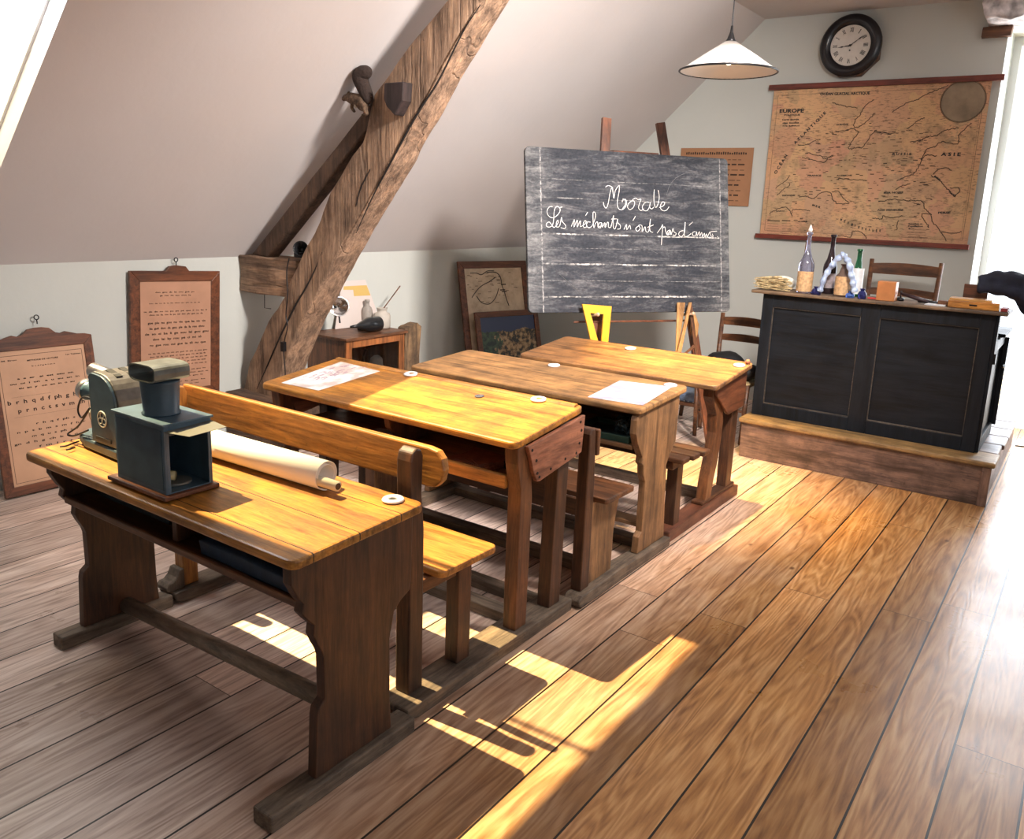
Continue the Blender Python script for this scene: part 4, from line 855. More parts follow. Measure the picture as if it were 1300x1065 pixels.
plate([(859, 384), (869, 384), (864, 420), (859, 450), (857, 450)], 0.022, 0.010, 'set_square_plate', tan, tw)
plate([(877, 392), (882, 399), (886.5, 412), (885, 424), (881, 436), (876, 420)], 0.018, 0.010, 'protractor', tan, tw)
plate([(868, 448), (880, 438), (881, 441), (869, 451)], 0.068, 0.008, 'brace', w_mid('X'), tw)

# ------------------------------------------------------------ pictures leaning in the corner
def picture(frm, w, h, fw, t, mat_f, mat_p, name, label, cat, inset=0.004, crest=None, hook=None):
    root = thing(name, frm.o, label, cat); root.rotation_euler = frm.M().to_euler()
    def part(n, m, mt, **k): o = obj(n, m, mt, None, **k); o.parent = root; return o
    m = MB(); m.prism([(0, 0), (w, 0), (w-fw, fw), (fw, fw)], 'Z', 0, t); part('frame_rail', m, mat_f('X'), bevel=0.003)
    top = [(fw, h-fw), (w-fw, h-fw), (w, h)]
    if crest: top += [(w*a, h+b) for a, b in crest]
    top += [(0, h)]
    m = MB(); m.prism(top, 'Z', 0, t); part('frame_rail', m, mat_f('X'), bevel=0.003)
    m = MB(); m.prism([(0, 0), (fw, fw), (fw, h-fw), (0, h)], 'Z', 0, t); part('frame_rail', m, mat_f('Z'), bevel=0.003)
    m = MB(); m.prism([(w, 0), (w, h), (w-fw, h-fw), (w-fw, fw)], 'Z', 0, t); part('frame_rail', m, mat_f('Z'), bevel=0.003)
    m = MB(); m.box(fw*0.9, w-fw*0.9, fw*0.9, h-fw*0.9, 0.001, t-inset-0.004); p = part('printed_panel', m, mat_p)
    if hook:
        m = MB(); n = 16; c = hook; m.tube([(c[0]+0.012*math.cos(k*2*PI/n), c[1]+0.012*math.sin(k*2*PI/n), t/2) for k in range(n)], 0.003, 6, closed=True); m.tube([(c[0], c[1]-0.035, t/2), (c[0], c[1]-0.012, t/2)], 0.003, 6)
        part('hanging_ring', m, metal_dark, smooth=True)
    return root, part
# frame standing at far left
def lean_frame(x, y0, y1, lean, spin=0.0, z=0.0):
    u = V((0, 1, 0)); up = V((-math.sin(lean), 0, math.cos(lean)))
    a = u*math.cos(spin)+up*math.sin(spin); b = up*math.cos(spin)-u*math.sin(spin)
    return Fr((x, y0, z), a, b)
def tan_print(name, c): 
    m, nt, b = new_mat(name); tc = N(nt, 'ShaderNodeTexCoord'); n1 = N(nt, 'ShaderNodeTexNoise', Scale=6.0, Detail=6.0); L(nt, tc.outputs['Object'], n1.inputs['Vector'])
    L(nt, ramp(nt, n1.outputs[0], [(0.3, [v*0.82 for v in c]), (0.7, c)]), b.inputs['Base Color']); b.inputs['Roughness'].default_value = 0.6; return m
crest = [(0.93, 0.010), (0.86, 0.012), (0.80, 0.022), (0.745, 0.030), (0.70, 0.022), (0.655, 0.028), (0.60, 0.055), (0.53, 0.062), (0.47, 0.062), (0.40, 0.055), (0.345, 0.028), (0.30, 0.022), (0.255, 0.030), (0.20, 0.022), (0.14, 0.012), (0.07, 0.010)]
f1 = lean_frame(-4.445, 1.83, 2.39, 0.149, -0.012, 0.008)
root, part = picture(f1, 0.555, 0.80, 0.048, 0.022, w_frame, tan_print('tan_card_a', (0.62, 0.36, 0.22)), 'framed_reading_chart', 'tan letter chart in a scrolled brown frame leaning on the wall at far left', 'framed chart', crest=crest, hook=(0.28, 0.915))
def chart_items(rows, w, fw):
    out = []
    for (s, v, h, x0, x1) in rows: out.append((s, x0, v, h, 0, x1-x0))
    return out
rows = [("M. Brun", 0.700, 0.007, 0.075, 0.15), ("METHODE DE LECTURE", 0.690, 0.008, 0.20, 0.36), ("1er Tableau", 0.700, 0.007, 0.40, 0.48), ("b c d f g h l m n", 0.660, 0.006, 0.22, 0.34),
        ("a  e  er   ai  est  eau  on", 0.600, 0.010, 0.14, 0.43), ("ou  oi  i  un   a  u  eu  an  in", 0.575, 0.010, 0.10, 0.46), ("eu  an  y   on  en  in  o  au", 0.550, 0.010, 0.14, 0.43),
        ("b  r  h  q  d  f  ph  g  h  l", 0.475, 0.022, 0.075, 0.46), ("p  r  n  c  t  s  v  m  ch", 0.428, 0.022, 0.12, 0.47),
        ("r  h  q  f  ph  s  t", 0.355, 0.011, 0.20, 0.44), ("n  p  t  b  m  s  m  f  h  r", 0.322, 0.011, 0.10, 0.46), ("m  q  u  s  ph  c  r", 0.292, 0.011, 0.17, 0.42),
        ("gn  d  h  g  ch  k  v  q  d", 0.262, 0.011, 0.08, 0.45), ("f  m  l  r  t  s", 0.232, 0.011, 0.20, 0.42), ("ch  z  c  v", 0.20, 0.011, 0.13, 0.40), ("p", 0.16, 0.011, 0.20, 0.21), ("x", 0.115, 0.011, 0.22, 0.23)]
idf = Fr((0, 0, 0), (1, 0, 0), (0, 1, 0))
o = text_mesh('lettering', chart_items(rows, 0.555, 0.048), inkbrown, None, idf, 0.0005, 0.0145); o.parent = root
m = MB()
for a in ((0.062, 0.49, 0.725, 0.727), (0.062, 0.49, 0.062, 0.064), (0.062, 0.064, 0.062, 0.727), (0.49, 0.492, 0.062, 0.727), (0.1, 0.3, 0.51, 0.5106), (0.1, 0.42, 0.405, 0.4056)): m.box(a[0], a[1], a[2], a[3], 0.0141, 0.0148)
o = obj('ruled_border', m, inkbrown); o.parent = root
# frame hung on the wall
f2 = Fr((-4.578, 2.615, 0.345), V((0, 1, -0.045)), V((0, 0.045, 1)))
root, part = picture(f2, 0.60, 0.79, 0.062, 0.022, w_frame, tan_print('tan_card_b', (0.50, 0.27, 0.17)), 'framed_reading_chart', 'taller brown framed syllable chart hanging flat on the left wall behind the lantern', 'framed chart', crest=[(0.64, 0.0), (0.60, 0.028), (0.50, 0.034), (0.42, 0.028), (0.38, 0.0)], hook=(0.30, 0.857))
syl = ["de", "da", "ci", "gué", "plu", "tô", "by", "ge", "te", "cui", "pu", "ba", "li", "ro", "bu", "sou", "don", "ta", "pé", "nu", "que", "gue", "gou", "rou", "chou", "ple", "fa", "mi", "so", "lai", "vin", "quel"]
random.seed(5); rows = []
def srow(n): return "  ".join(random.choice(syl) for _ in range(n))
v = 0.66
for (n, h, dv, x0, x1) in ((7, 0.008, 0.0, 0.16, 0.42), (6, 0.008, 0.02, 0.19, 0.40), (12, 0.006, 0.045, 0.12, 0.46), (13, 0.009, 0.05, 0.085, 0.51), (12, 0.009, 0.02, 0.12, 0.48), (10, 0.014, 0.05, 0.11, 0.50), (10, 0.014, 0.033, 0.12, 0.49), (10, 0.014, 0.033, 0.09, 0.52), (8, 0.014, 0.033, 0.14, 0.47), (9, 0.014, 0.035, 0.12, 0.50),
                          (13, 0.008, 0.048, 0.11, 0.51), (12, 0.008, 0.02, 0.12, 0.50), (12, 0.008, 0.02, 0.11, 0.51), (12, 0.008, 0.02, 0.11, 0.50), (12, 0.008, 0.02, 0.11, 0.51), (5, 0.007, 0.035, 0.30, 0.50), (5, 0.007, 0.02, 0.30, 0.52), (5, 0.007, 0.02, 0.28, 0.48), (4, 0.007, 0.03, 0.28, 0.5), (4, 0.007, 0.02, 0.28, 0.45)):
    v -= dv; rows.append((srow(n), v, h, x0, x1))
o = text_mesh('lettering', chart_items(rows, 0.6, 0.06), inkbrown, None, idf, 0.0005, 0.0145); o.parent = root
# two pictures in the corner behind the blackboard
yw = -0.3; ln = 0.222
def corner_frame(px, py, x, lean, yaw):
    n = V((math.cos(yaw)*math.cos(lean), math.sin(yaw)*math.cos(lean), math.sin(lean))); a = V((-math.sin(yaw), math.cos(yaw), 0)); b = n.cross(a); return a, b
a, b = corner_frame(0, 0, 0, ln, yw)
TL = V((-4.587+0.02, 5.625, 1.086)); dz = (TL.z-0.004)/b.z; fo = TL-b*dz
fm1 = Fr(fo, a, b)
def art(name, kind):
    m, nt, bb_ = new_mat(name); tc = N(nt, 'ShaderNodeTexCoord'); n1 = N(nt, 'ShaderNodeTexNoise', Scale=9.0, Detail=8.0, Roughness=0.65); L(nt, tc.outputs['Object'], n1.inputs['Vector'])
    if kind == 'map':
        c = ramp(nt, n1.outputs[0], [(0.3, (0.44, 0.33, 0.21)), (0.6, (0.66, 0.54, 0.38))])
    else:
        sx = N(nt, 'ShaderNodeSeparateXYZ'); L(nt, tc.outputs['Object'], sx.inputs[0])
        n2 = N(nt, 'ShaderNodeTexNoise', Scale=30.0, Detail=6.0); L(nt, tc.outputs['Object'], n2.inputs['Vector'])
        rock = ramp(nt, n2.outputs[0], [(0.42, (0.01, 0.01, 0.008)), (0.5, (0.20, 0.12, 0.05)), (0.62, (0.42, 0.28, 0.14))])
        veg = ramp(nt, n2.outputs[0], [(0.4, (0.008, 0.02, 0.012)), (0.7, (0.06, 0.11, 0.045))])
        sky = (0.02, 0.035, 0.10)
        g = M2(nt, 'ADD', sx.outputs[0], M2(nt, 'MULTIPLY', n1.outputs[0], 0.35))
        c = mix(nt, M2(nt, 'GREATER_THAN', g, 0.40), veg, rock)
        hh = M2(nt, 'ADD', sx.outputs[1], M2(nt, 'MULTIPLY', n1.outputs[0], 0.12))
        c = mix(nt, M2(nt, 'GREATER_THAN', hh, 0.56), c, sky)
    L(nt, c, bb_.inputs['Base Color']); bb_.inputs['Roughness'].default_value = 0.35; return m
root, part = picture(fm1, 0.75, dz, 0.062, 0.02, w_frame, art('old_wall_map_print', 'map'), 'framed_old_map', 'brown framed faded map leaning in the corner left of the blackboard', 'framed map')
m = MB()
for st in ([(598, 378), (605, 368), (612, 362), (620, 358)], [(617, 346), (628, 346), (634, 352), (636, 362), (639, 370), (642, 380), (645, 388)], [(596, 347), (604, 347), (610, 349), (618, 344), (626, 344)], [(604, 376), (610, 384), (620, 386), (628, 378), (632, 366)], [(620, 358), (628, 352)]):
    q = [fm1.uv(*p) for p in st]; m.tube(smooth_line([(u, v, 0.0135) for u, v in q], 5), 0.0035, 5)
o = obj('coast_lines', m, ink); o.parent = root
m = MB()
for k in range(34):
    px = random.uniform(592, 655); py = random.uniform(346, 386); u, v = fm1.uv(px, py); w = random.uniform(0.015, 0.04); m.box(u, u+w, v, v+0.004, 0.0125, 0.0132)
for (px, py) in ((635, 362), (634, 369), (636, 371)): u, v = fm1.uv(px, py); m.box(u, u+0.055, v, v+0.01, 0.0125, 0.0133)
o = obj('place_name_marks', m, inkbrown); o.parent = root
fo2 = fm1.o+a*0.085+fm1.un*0.0; un2 = V((fm1.un.x, fm1.un.y, 0)).normalized(); fo2 = fo2+un2*0.075
ln2 = ln+0.02; a2, b2 = corner_frame(0, 0, 0, ln2, yw)
fm2 = Fr(fo2, a2, b2); h2 = fm2.uv(600, 397)[1]
w2 = fm2.uv(678, 400)[0]-0.0
root, part = picture(fm2, 0.70, h2, 0.05, 0.02, w_frame, art('landscape_print', 'rock'), 'framed_landscape_print', 'framed picture of rocks and green plants under blue sky before the faded map', 'picture')

# ------------------------------------------------------------ glass fronted cabinet by the left wall
cx0, cx1, cy0, cy1, cz = XL+0.005, -4.195, 3.985, 4.575, 0.640
cab = thing('low_cabinet', ((cx0+cx1)/2, (cy0+cy1)/2, 0), 'small brown cabinet with a glass door against the left wall', 'cabinet')
m = MB(); m.box(cx0, cx1-0.02, cy0, cy0+0.02, 0.04, cz-0.022); m.box(cx0, cx1-0.02, cy1-0.02, cy1, 0.04, cz-0.022); m.box(cx0, cx0+0.015, cy0+0.02, cy1-0.02, 0.04, cz-0.022); m.box(cx0, cx1-0.02, cy0, cy1, 0.0, 0.04)
obj('body', m, w_mid(), cab, bevel=0.002)
obj('cabinet_top', MB().box(cx0, cx1+0.02, cy0-0.02, cy1+0.02, cz-0.021, cz), w_mid('Y'), cab, bevel=0.004)
m = MB(); xa, xb = cx1-0.019, cx1
m.box(xa, xb, cy0, cy0+0.055, 0.041, cz-0.023); m.box(xa, xb, cy1-0.055, cy1, 0.041, cz-0.023); m.box(xa, xb, cy0+0.055, cy1-0.055, cz-0.075, cz-0.023); m.box(xa, xb, cy0+0.055, cy1-0.055, 0.041, 0.10)
dr = obj('door_frame', m, wood('orange_door', (0.20, 0.06, 0.018), (0.42, 0.16, 0.05), 'Z', 1, 0.35, 0.2), cab, bevel=0.003)
obj('glass_pane', MB().box(cx1-0.012, cx1-0.009, cy0+0.055, cy1-0.055, 0.10, cz-0.075), plain('clear_glass', (0.9, 0.93, 0.92), 0.03, trans=1.0), dr)
obj('knob', MB().lathe([(0.008, 0), (0.010, 0.012), (0.005, 0.02)], (cx1, cy0+0.03, 0.36), (1, 0, 0), 12), brass, dr, smooth=True)
obj('inner_shelf', MB().box(cx0+0.016, cx1-0.03, cy0+0.021, cy1-0.021, 0.31, 0.325), w_dark('Y'), cab)
m = MB(); m.tube([(cx1-0.12, 4.22, 0.3265), (cx1-0.10, 4.27, 0.52)], 0.012, 8); tag(obj('dark_rod', m, metal_dark), 'dark slanting rod seen behind the cabinet glass', 'rod')
m = MB(); m.lathe([(0.05, 0), (0.055, 0.02), (0.045, 0.10), (0.02, 0.12)], (cx1-0.15, 4.43, 0.3255), n=18); tag(obj('grey_pot', m, plain('grey_pottery', (0.22, 0.19, 0.17), 0.6), smooth=True), 'grey pot on the shelf behind the cabinet glass', 'pot')
# rough old board beside cabinet
BR = at(533, 440, 0, -4.215); BT = at(530, 410, 0, -4.215)
m = MB(); m.prism([(cy1+0.03, 0.001), (BR.y-0.01, 0.001), (BR.y, 0.30), (BR.y+0.01, BT.z-0.03), (BR.y-0.03, BT.z), (cy1+0.06, BT.z-0.015), (cy1+0.028, BT.z-0.03)], 'X', -4.29, -4.215)
bmesh.ops.subdivide_edges(m.bm, edges=m.bm.edges, cuts=2, use_grid_fill=True)
o = obj('old_knotty_board', m, wood('knotty_board', (0.10, 0.055, 0.025), (0.30, 0.19, 0.10), 'Z', 0.7, 0.7, 0.7, cracks=0.5)); rough_up(o, 0.006, 14, 0, 3)
for v in o.data.vertices: v.co.z = max(v.co.z, 0.001)
tag(o, 'thick worn knotty brown board standing right of the small cabinet', 'board')
CZ = cz+0.0008
def on_cab(x, y): p = at(x, y, 2, CZ); return p.x, p.y
# jar with stick
x, y = on_cab(485, 416); t = thing('stoneware_jar', (x, y, CZ), 'squat pale stoneware jar at the right end of the small cabinet', 'jar')
m = MB(); m.lathe([(0.055, 0), (0.063, 0.01), (0.063, 0.095), (0.055, 0.112), (0.036, 0.120), (0.036, 0.14), (0.041, 0.143), (0.041, 0.152), (0.030, 0.152), (0.030, 0.02)], (x, y, CZ), n=32); obj('jar_body', m, plain('pale_stoneware', (0.50, 0.46, 0.40), 0.45, noise=0.08), t, smooth=True)
m = MB(); e = at(508, 363, 0, x+0.0); m.tube([(x, y-0.01, CZ+0.02), (x, y+0.02, CZ+0.15), (e.x, e.y, e.z)], 0.0045, 8)
tag(obj('wooden_dowel', m, w_mid('Z')), 'thin wooden rod sticking up out of the pale jar', 'rod')
# stoneware bottle
x, y = on_cab(459, 413); m = MB(); m.lathe([(0.036, 0), (0.041, 0.008), (0.041, 0.115), (0.034, 0.14), (0.018, 0.158), (0.016, 0.185), (0.020, 0.188), (0.020, 0.20), (0.014, 0.202)], (x+0.05, y+0.01, CZ), n=28)
tag(obj('stoneware_bottle', m, plain('grey_stoneware', (0.32, 0.29, 0.26), 0.5, noise=0.12), smooth=True), 'slender grey stoneware bottle between the lamp and the pale jar', 'bottle')
# black tapered lamp body + reflector
a = at(412, 406, 0, -4.33); bq = at(452, 413, 0, -4.26)
t = thing('projector_lamp', (-4.28, 4.15, CZ), 'old lamp with round polished reflector above a black tapered housing on the small cabinet', 'lamp')
x, y = on_cab(437, 419); y0 = y-0.02; 
m = MB(); m.lathe([(0.008, 0), (0.014, 0.06), (0.045, 0.14), (0.054, 0.17), (0.054, 0.27), (0.050, 0.275)], (-4.30, y0-0.09, CZ+0.055), (0.05, 1, 0), 24); obj('housing', m, plain('black_enamel', (0.012, 0.013, 0.015), 0.25), t, smooth=True)
rc = at(430, 389, 0, -4.30)
m = MB(); m.lathe([(0.004, -0.035), (0.03, -0.028), (0.052, -0.012), (0.068, 0.006), (0.070, 0.008), (0.068, 0.010), (0.052, -0.006), (0.03, -0.022), (0.004, -0.029)], rc, V((0.8, -0.55, 0.25)).normalized(), 28, caps=False); obj('reflector', m, plain('polished_metal', (0.85, 0.85, 0.85), 0.12, 1.0), t, smooth=True)
m = MB(); m.tube([rc-V((0.03, -0.02, 0.0)), V((-4.31, rc.y+0.02, CZ+0.09))], 0.006, 8); obj('support_rod', m, metal_dark, t)
x, y = on_cab(462, 419); m = MB(); m.box(x-0.03, x+0.03, y-0.04, y+0.05, CZ+0.0, CZ+0.022); m.box(x-0.02, x+0.02, y-0.05, y+0.03, CZ+0.0225, CZ+0.045)
tag(obj('black_case', m, plain('black_enamel', (0.012, 0.013, 0.015)), bevel=0.004), 'small flat black case in front of the grey stoneware bottle', 'case')
# yellow and white poster propped behind
pf = Fr((XL+0.075, 4.08, CZ), (0, 1, 0), (-0.16, 0, 1))
pf = Fr((XL+0.062, 4.02, CZ), (0, 1, 0), (-0.15, 0, 1))
q = [pf.uv(*p) for p in ((425, 418), (434, 357), (463.5, 355), (478, 395), (474, 416))]
q = [(u, max(v, 0.0)) for u, v in q]
root = thing('folded_poster', pf.o, 'pale pink and yellow poster propped against the wall behind the bottles', 'poster')
m = MB(pf.M()); m.prism(q, 'Z', 0, 0.003); obj('sheet', m, plain('pink_white_paper', (0.66, 0.58, 0.54), 0.7), root)
m = MB(pf.M()); y4 = [pf.uv(*p) for p in ((436, 363.5), (465, 362), (470, 375), (449, 376), (448, 368), (435.5, 368))]; m.prism(y4, 'Z', 0.0032, 0.004)
obj('yellow_panel', m, plain('ochre_paper', (0.62, 0.42, 0.13), 0.7), root)

# ------------------------------------------------------------ things on the nearest desk
DZ1 = 0.7278
dz1 = lambda y: 0.724+(0.742-0.724)*(y-1.245)/(1.735-1.245)
blue = plain('blue_grey_enamel', (0.060, 0.105, 0.145), 0.42, noise=0.25, scale=14)
blue_d = plain('dark_blue_enamel', (0.032, 0.060, 0.085), 0.45, noise=0.3, scale=14)
# magic lantern
LX0, LX1, LY0, LY1 = -2.372, -2.068, 1.268, 1.448
lz = dz1(LY1)+0.0006
lan = thing('magic_lantern', ((LX0+LX1)/2, (LY0+LY1)/2, lz), 'dark blue metal magic lantern box with chimney on a wooden base on the nearest desk', 'lantern')
obj('base_board', MB().box(LX0, LX1, LY0, LY1, lz, lz+0.013), w_frame('X'), lan, bevel=0.003)
bx0, bx1, by0, by1, bz0, bz1 = -2.335, -2.082, 1.282, 1.435, lz+0.0135, 0.948
m = MB(); w = 0.005
m.box(bx0, bx1, by0, by0+w, bz0, bz1); m.box(bx0, bx1, by1-w, by1, bz0, bz1); m.box(bx0, bx0+w, by0+w, by1-w, bz0, bz1)
m.box(bx1-w, bx1, by0+w, by0+0.016, bz0, bz1); m.box(bx1-w, bx1, by1-0.012, by1-w, bz0, bz1); m.box(bx1-w, bx1, by0+0.016, by1-0.012, bz1-0.03, bz1)
m.box(bx0+0.001, bx1-0.001, by0+w, by1-w, bz0, bz0+0.004)
obj('box_body', m, blue, lan, bevel=0.0015)
m = MB(); m.box(bx0+0.012, bx1-0.012, by0-0.0015, by0-0.0001, bz0+0.012, bz1-0.012); obj('side_panel', m, blue_d, lan)
obj('roof_plate', MB().box(bx0-0.008, bx1+0.006, by0-0.006, by1+0.006, bz1+0.0005, bz1+0.008), blue, lan, bevel=0.002)
m = MB(); m.hexa([(bx1+0.0005, by0+0.0, bz1-0.016), (bx1+0.075, by0+0.03, bz1-0.020), (bx1+0.075, by1-0.0, bz1-0.016), (bx1+0.0005, by1, bz1-0.010)], [(bx1+0.0005, by0+0.0, bz1-0.014), (bx1+0.075, by0+0.03, bz1-0.0185), (bx1+0.075, by1-0.0, bz1-0.0145), (bx1+0.0005, by1, bz1-0.008)])
obj('hinged_flap', m, plain('dusty_metal', (0.16, 0.16, 0.14), 0.5, 0.4), lan)
cc = at(205, 524, 2, bz1+0.008)
m = MB(); m.lathe([(0.054, 0), (0.055, 0.004), (0.050, 0.008), (0.055, 0.095), (0.055, 0.100)], (cc.x, cc.y, bz1+0.0085), n=36); obj('chimney', m, blue_d, lan, smooth=True)
# flat rounded cowl, open at both narrow ends
zc = bz1+0.0085+0.101; m = MB(); n = 20; ring_o = []; ring_i = []
for k in range(n):
    a = 2*PI*k/n; e = 0.55
    ca, sa = math.cos(a), math.sin(a); f = lambda c: math.copysign(abs(c)**e, c)
    ring_o.append((0.062*f(ca), 0.026*f(sa))); ring_i.append((0.058*f(ca), 0.022*f(sa)))
X0c, X1c = -0.058, 0.058
vo = [[m._v((cc.x+X, cc.y+p[0], zc+0.0265+p[1])) for p in rg] for X in (X0c, X1c) for rg in (ring_o, ring_i)]
for k in range(n):
    j = (k+1) % n
    m.bm.faces.new([vo[0][k], vo[0][j], vo[2][j], vo[2][k]]); m.bm.faces.new([vo[1][k], vo[3][k], vo[3][j], vo[1][j]])
    m.bm.faces.new([vo[0][k], vo[1][k], vo[1][j], vo[0][j]]); m.bm.faces.new([vo[2][k], vo[2][j], vo[3][j], vo[3][k]])
ow = obj('chimney_cowl', m, plain('worn_grey_metal', (0.14, 0.15, 0.14), 0.4, 0.4, noise=0.35, scale=20), lan)
Rz = Matrix.Translation(cc-lan.location) @ Matrix.Rotation(PI/2+0.05, 4, 'Z') @ Matrix.Translation(-(cc-lan.location)); ow.data.transform(Rz)
m = MB(); m.lathe([(0.045, 0), (0.046, 0.006), (0.040, 0.008)], (bx1-0.075, 1.36, bz0+0.0045), n=24); obj('candle_dish', m, plain('dusty_metal', (0.3, 0.29, 0.25)), lan, smooth=True)
m = MB(); m.tube([(bx1-0.10, 1.335, bz0+0.028), (bx1-0.07, 1.355, bz0+0.026)], 0.014, 12); tag(obj('candle_stub', m, plain('yellow_wax', (0.50, 0.42, 0.22), 0.5), smooth=True), 'short yellowish candle stub lying inside the dark lantern box', 'candle')
# slide projector behind it
px0, px1, py0, py1 = -2.665, -2.505, 1.385, 1.52
pz = dz1(1.535)+0.0005
prj = thing('slide_projector', (-2.62, 1.45, pz), 'old blue grey slide projector with arched housing and chrome lens left of the lantern', 'projector')
m = MB(); out = [(-2.83, 1.46), (-2.79, 1.405), (-2.72, 1.385), (-2.50, 1.375), (-2.485, 1.40), (-2.485, 1.52), (-2.72, 1.53), (-2.80, 1.50)]
m.prism(out, 'Z', pz, pz+0.035); obj('base', m, plain('blue_grey_metal', (0.06, 0.10, 0.135), 0.4, 0.2, noise=0.15), prj, bevel=0.008)
pr = [(-2.66, pz+0.036)]
arch = [(-2.66, pz+0.255), (-2.655, pz+0.27), (-2.64, pz+0.275)]
for k in range(9): a = PI/2*(1-k/8); arch.append((-2.60+0.095*math.cos(a), pz+0.175+0.098*math.sin(a)))
pr += arch + [(-2.505, pz+0.036)]
obj('housing', MB().prism(pr, 'Y', 1.39, 1.515), plain('grey_hammered_metal', (0.13, 0.12, 0.11), 0.45, 0.4, noise=0.25, scale=40), prj, bevel=0.004)
obj('side_plate', MB().prism([((x+2.583)*0.97-2.583, (z-pz-0.15)*0.97+pz+0.15) for x, z in pr], 'Y', 1.380, 1.3895), plain('blue_plate', (0.05, 0.09, 0.125), 0.4, noise=0.15), prj, bevel=0.002)
for dy in (0.03, 0.075):
    m = MB(); m.hexa([(-2.625, 1.39+dy, pz+0.2765), (-2.56, 1.39+dy, pz+0.262), (-2.56, 1.39+dy+0.022, pz+0.262), (-2.625, 1.39+dy+0.022, pz+0.2765)], [(-2.625, 1.39+dy, pz+0.279), (-2.556, 1.39+dy, pz+0.266), (-2.556, 1.39+dy+0.022, pz+0.266), (-2.625, 1.39+dy+0.022, pz+0.279)])
    obj('vent_slot', m, plain('black_slot', (0.006, 0.006, 0.006), 0.7), prj)
em = plain('cream_metal', (0.55, 0.55, 0.50), 0.4)
ecx, ecz = -2.585, pz+0.125
m = MB(); n = 24
m.tube([(ecx+0.026*math.cos(k*2*PI/n), 1.3785, ecz+0.026*math.sin(k*2*PI/n)) for k in range(n)], 0.0022, 6, closed=True)
for k in range(3):
    a = PI/2+k*2*PI/3
    m.tube([(ecx+0.013*math.cos(a)+0.010*math.cos(q*2*PI/14), 1.3785, ecz+0.013*math.sin(a)+0.010*math.sin(q*2*PI/14)) for q in range(14)], 0.0018, 5, closed=True)
obj('round_emblem', m, em, prj, smooth=True)
obj('name_plate', MB().box(-2.63, -2.54, 1.3775, 1.3799, pz+0.05, pz+0.062), plain('plate_dark', (0.02, 0.03, 0.04), 0.5), prj)
obj('side_knob', MB().lathe([(0.014, 0), (0.018, 0.012), (0.016, 0.03)], (-2.5045, 1.44, pz+0.14), (1, 0, 0), 18), em, prj, smooth=True)
lc = V((-2.66, 1.45, pz+0.165))
m = MB(); m.lathe([(0.028, 0), (0.028, 0.115), (0.034, 0.12)], lc, (-1, -0.05, 0.12), 28); obj('lens_barrel', m, plain('light_blue_barrel', (0.09, 0.17, 0.23), 0.4, 0.2), prj, smooth=True)
d = V((-1, -0.05, 0.12)).normalized()
m = MB(); m.lathe([(0.034, 0.0), (0.037, 0.004), (0.037, 0.022), (0.032, 0.024), (0.030, 0.012), (0.001, 0.012)], lc+d*0.121, d, 28); obj('lens_ring', m, plain('chrome', (0.62, 0.60, 0.58), 0.28, 1.0), prj, smooth=True)
m = MB(); m.lathe([(0.024, 0), (0.026, 0.005), (0.026, 0.085), (0.024, 0.088)], (-2.655, 1.45, pz+0.245), (-1, -0.1, 0.15), 26); obj('upper_cylinder', m, plain('chrome', (0.85, 0.82, 0.8)), prj, smooth=True)
m = MB(); m.lathe([(0.012, 0), (0.03, 0.02), (0.042, 0.05), (0.043, 0.055)], (-2.665, 1.45, pz+0.115), (-1, -0.05, -0.05), 26); obj('lamp_bowl', m, plain('white_glass_bowl', (0.8, 0.8, 0.78), 0.25), prj, smooth=True)
m = MB(); m.tube([(-2.70, 1.45, pz+0.035), (-2.70, 1.45, pz+0.10)], 0.008, 10); m.box(-2.73, -2.67, 1.43, 1.47, pz+0.0355, pz+0.05); obj('stand_post', m, plain('chrome', (0.85, 0.82, 0.8)), prj)
cab_m = plain('black_rubber', (0.008, 0.008, 0.010), 0.4)
for off in (0.0, 0.012):
    q = [at(a, b, 1, 1.40-off) for a, b in ((116, 502+off*300), (104, 505), (99, 520), (104, 530), (114, 518), (100, 540), (86, 551), (95, 553), (112, 546))]
    m = MB(); m.tube(smooth_line(q, 6), 0.0032, 8); obj('power_cable', m, cab_m, prj, smooth=True)
q = [at(a, b, 2, pz+0.003) for a, b in ((100, 560), (92, 563), (84, 566), (76, 567))]
m = MB(); m.tube(smooth_line(q, 4), 0.003, 8); q = [at(a, b, 2, pz+0.003) for a, b in ((95, 568), (89, 570), (84, 571))]; m.tube(q, 0.003, 8)
obj('power_cable', m, cab_m, prj, smooth=True)
# rolled chart
zr = dz1(1.62)+0.0012
ra = at(240, 560, 2, zr+0.03); rb = at(408, 607, 2, zr+0.03)
rl = thing('rolled_chart', ((ra.x+rb.x)/2, 1.6, zr), 'large white rolled chart with a wooden roller lying along the back of the nearest desk', 'rolled chart')
yc0, yc1 = 1.585, 1.612
def roll(x0, y0, x1, y1, r, turns, wob):
    m = MB(); n = 60; prof = []
    for k in range(n+1):
        a = turns*2*PI*k/n; rr = r*(1-0.42*k/n); prof.append((rr*math.cos(-a-PI/2), rr*math.sin(-a-PI/2)))
    A = [m._v((x0, y0+p[0], zr+r+p[1])) for p in prof]; B = [m._v((x1, y1+p[0], zr+r+p[1])) for p in prof]
    for k in range(n): m.bm.faces.new([A[k], A[k+1], B[k+1], B[k]])
    return m
wp = plain('white_chart_paper', (0.86, 0.84, 0.78), 0.55)
o = obj('paper_roll', roll(-2.50, 1.60, -1.795, 1.625, 0.048, 1.9, 0), wp, rl, smooth=True)
sm = o.modifiers.new('solid', 'SOLIDIFY'); sm.thickness = 0.0012
m = MB(); m.tube([(-2.45, 1.585, zr+0.036), (-1.725, 1.603, zr+0.034)], 0.0155, 18); obj('wooden_roller', m, plain('pale_roller', (0.66, 0.60, 0.46), 0.5), rl, smooth=True)
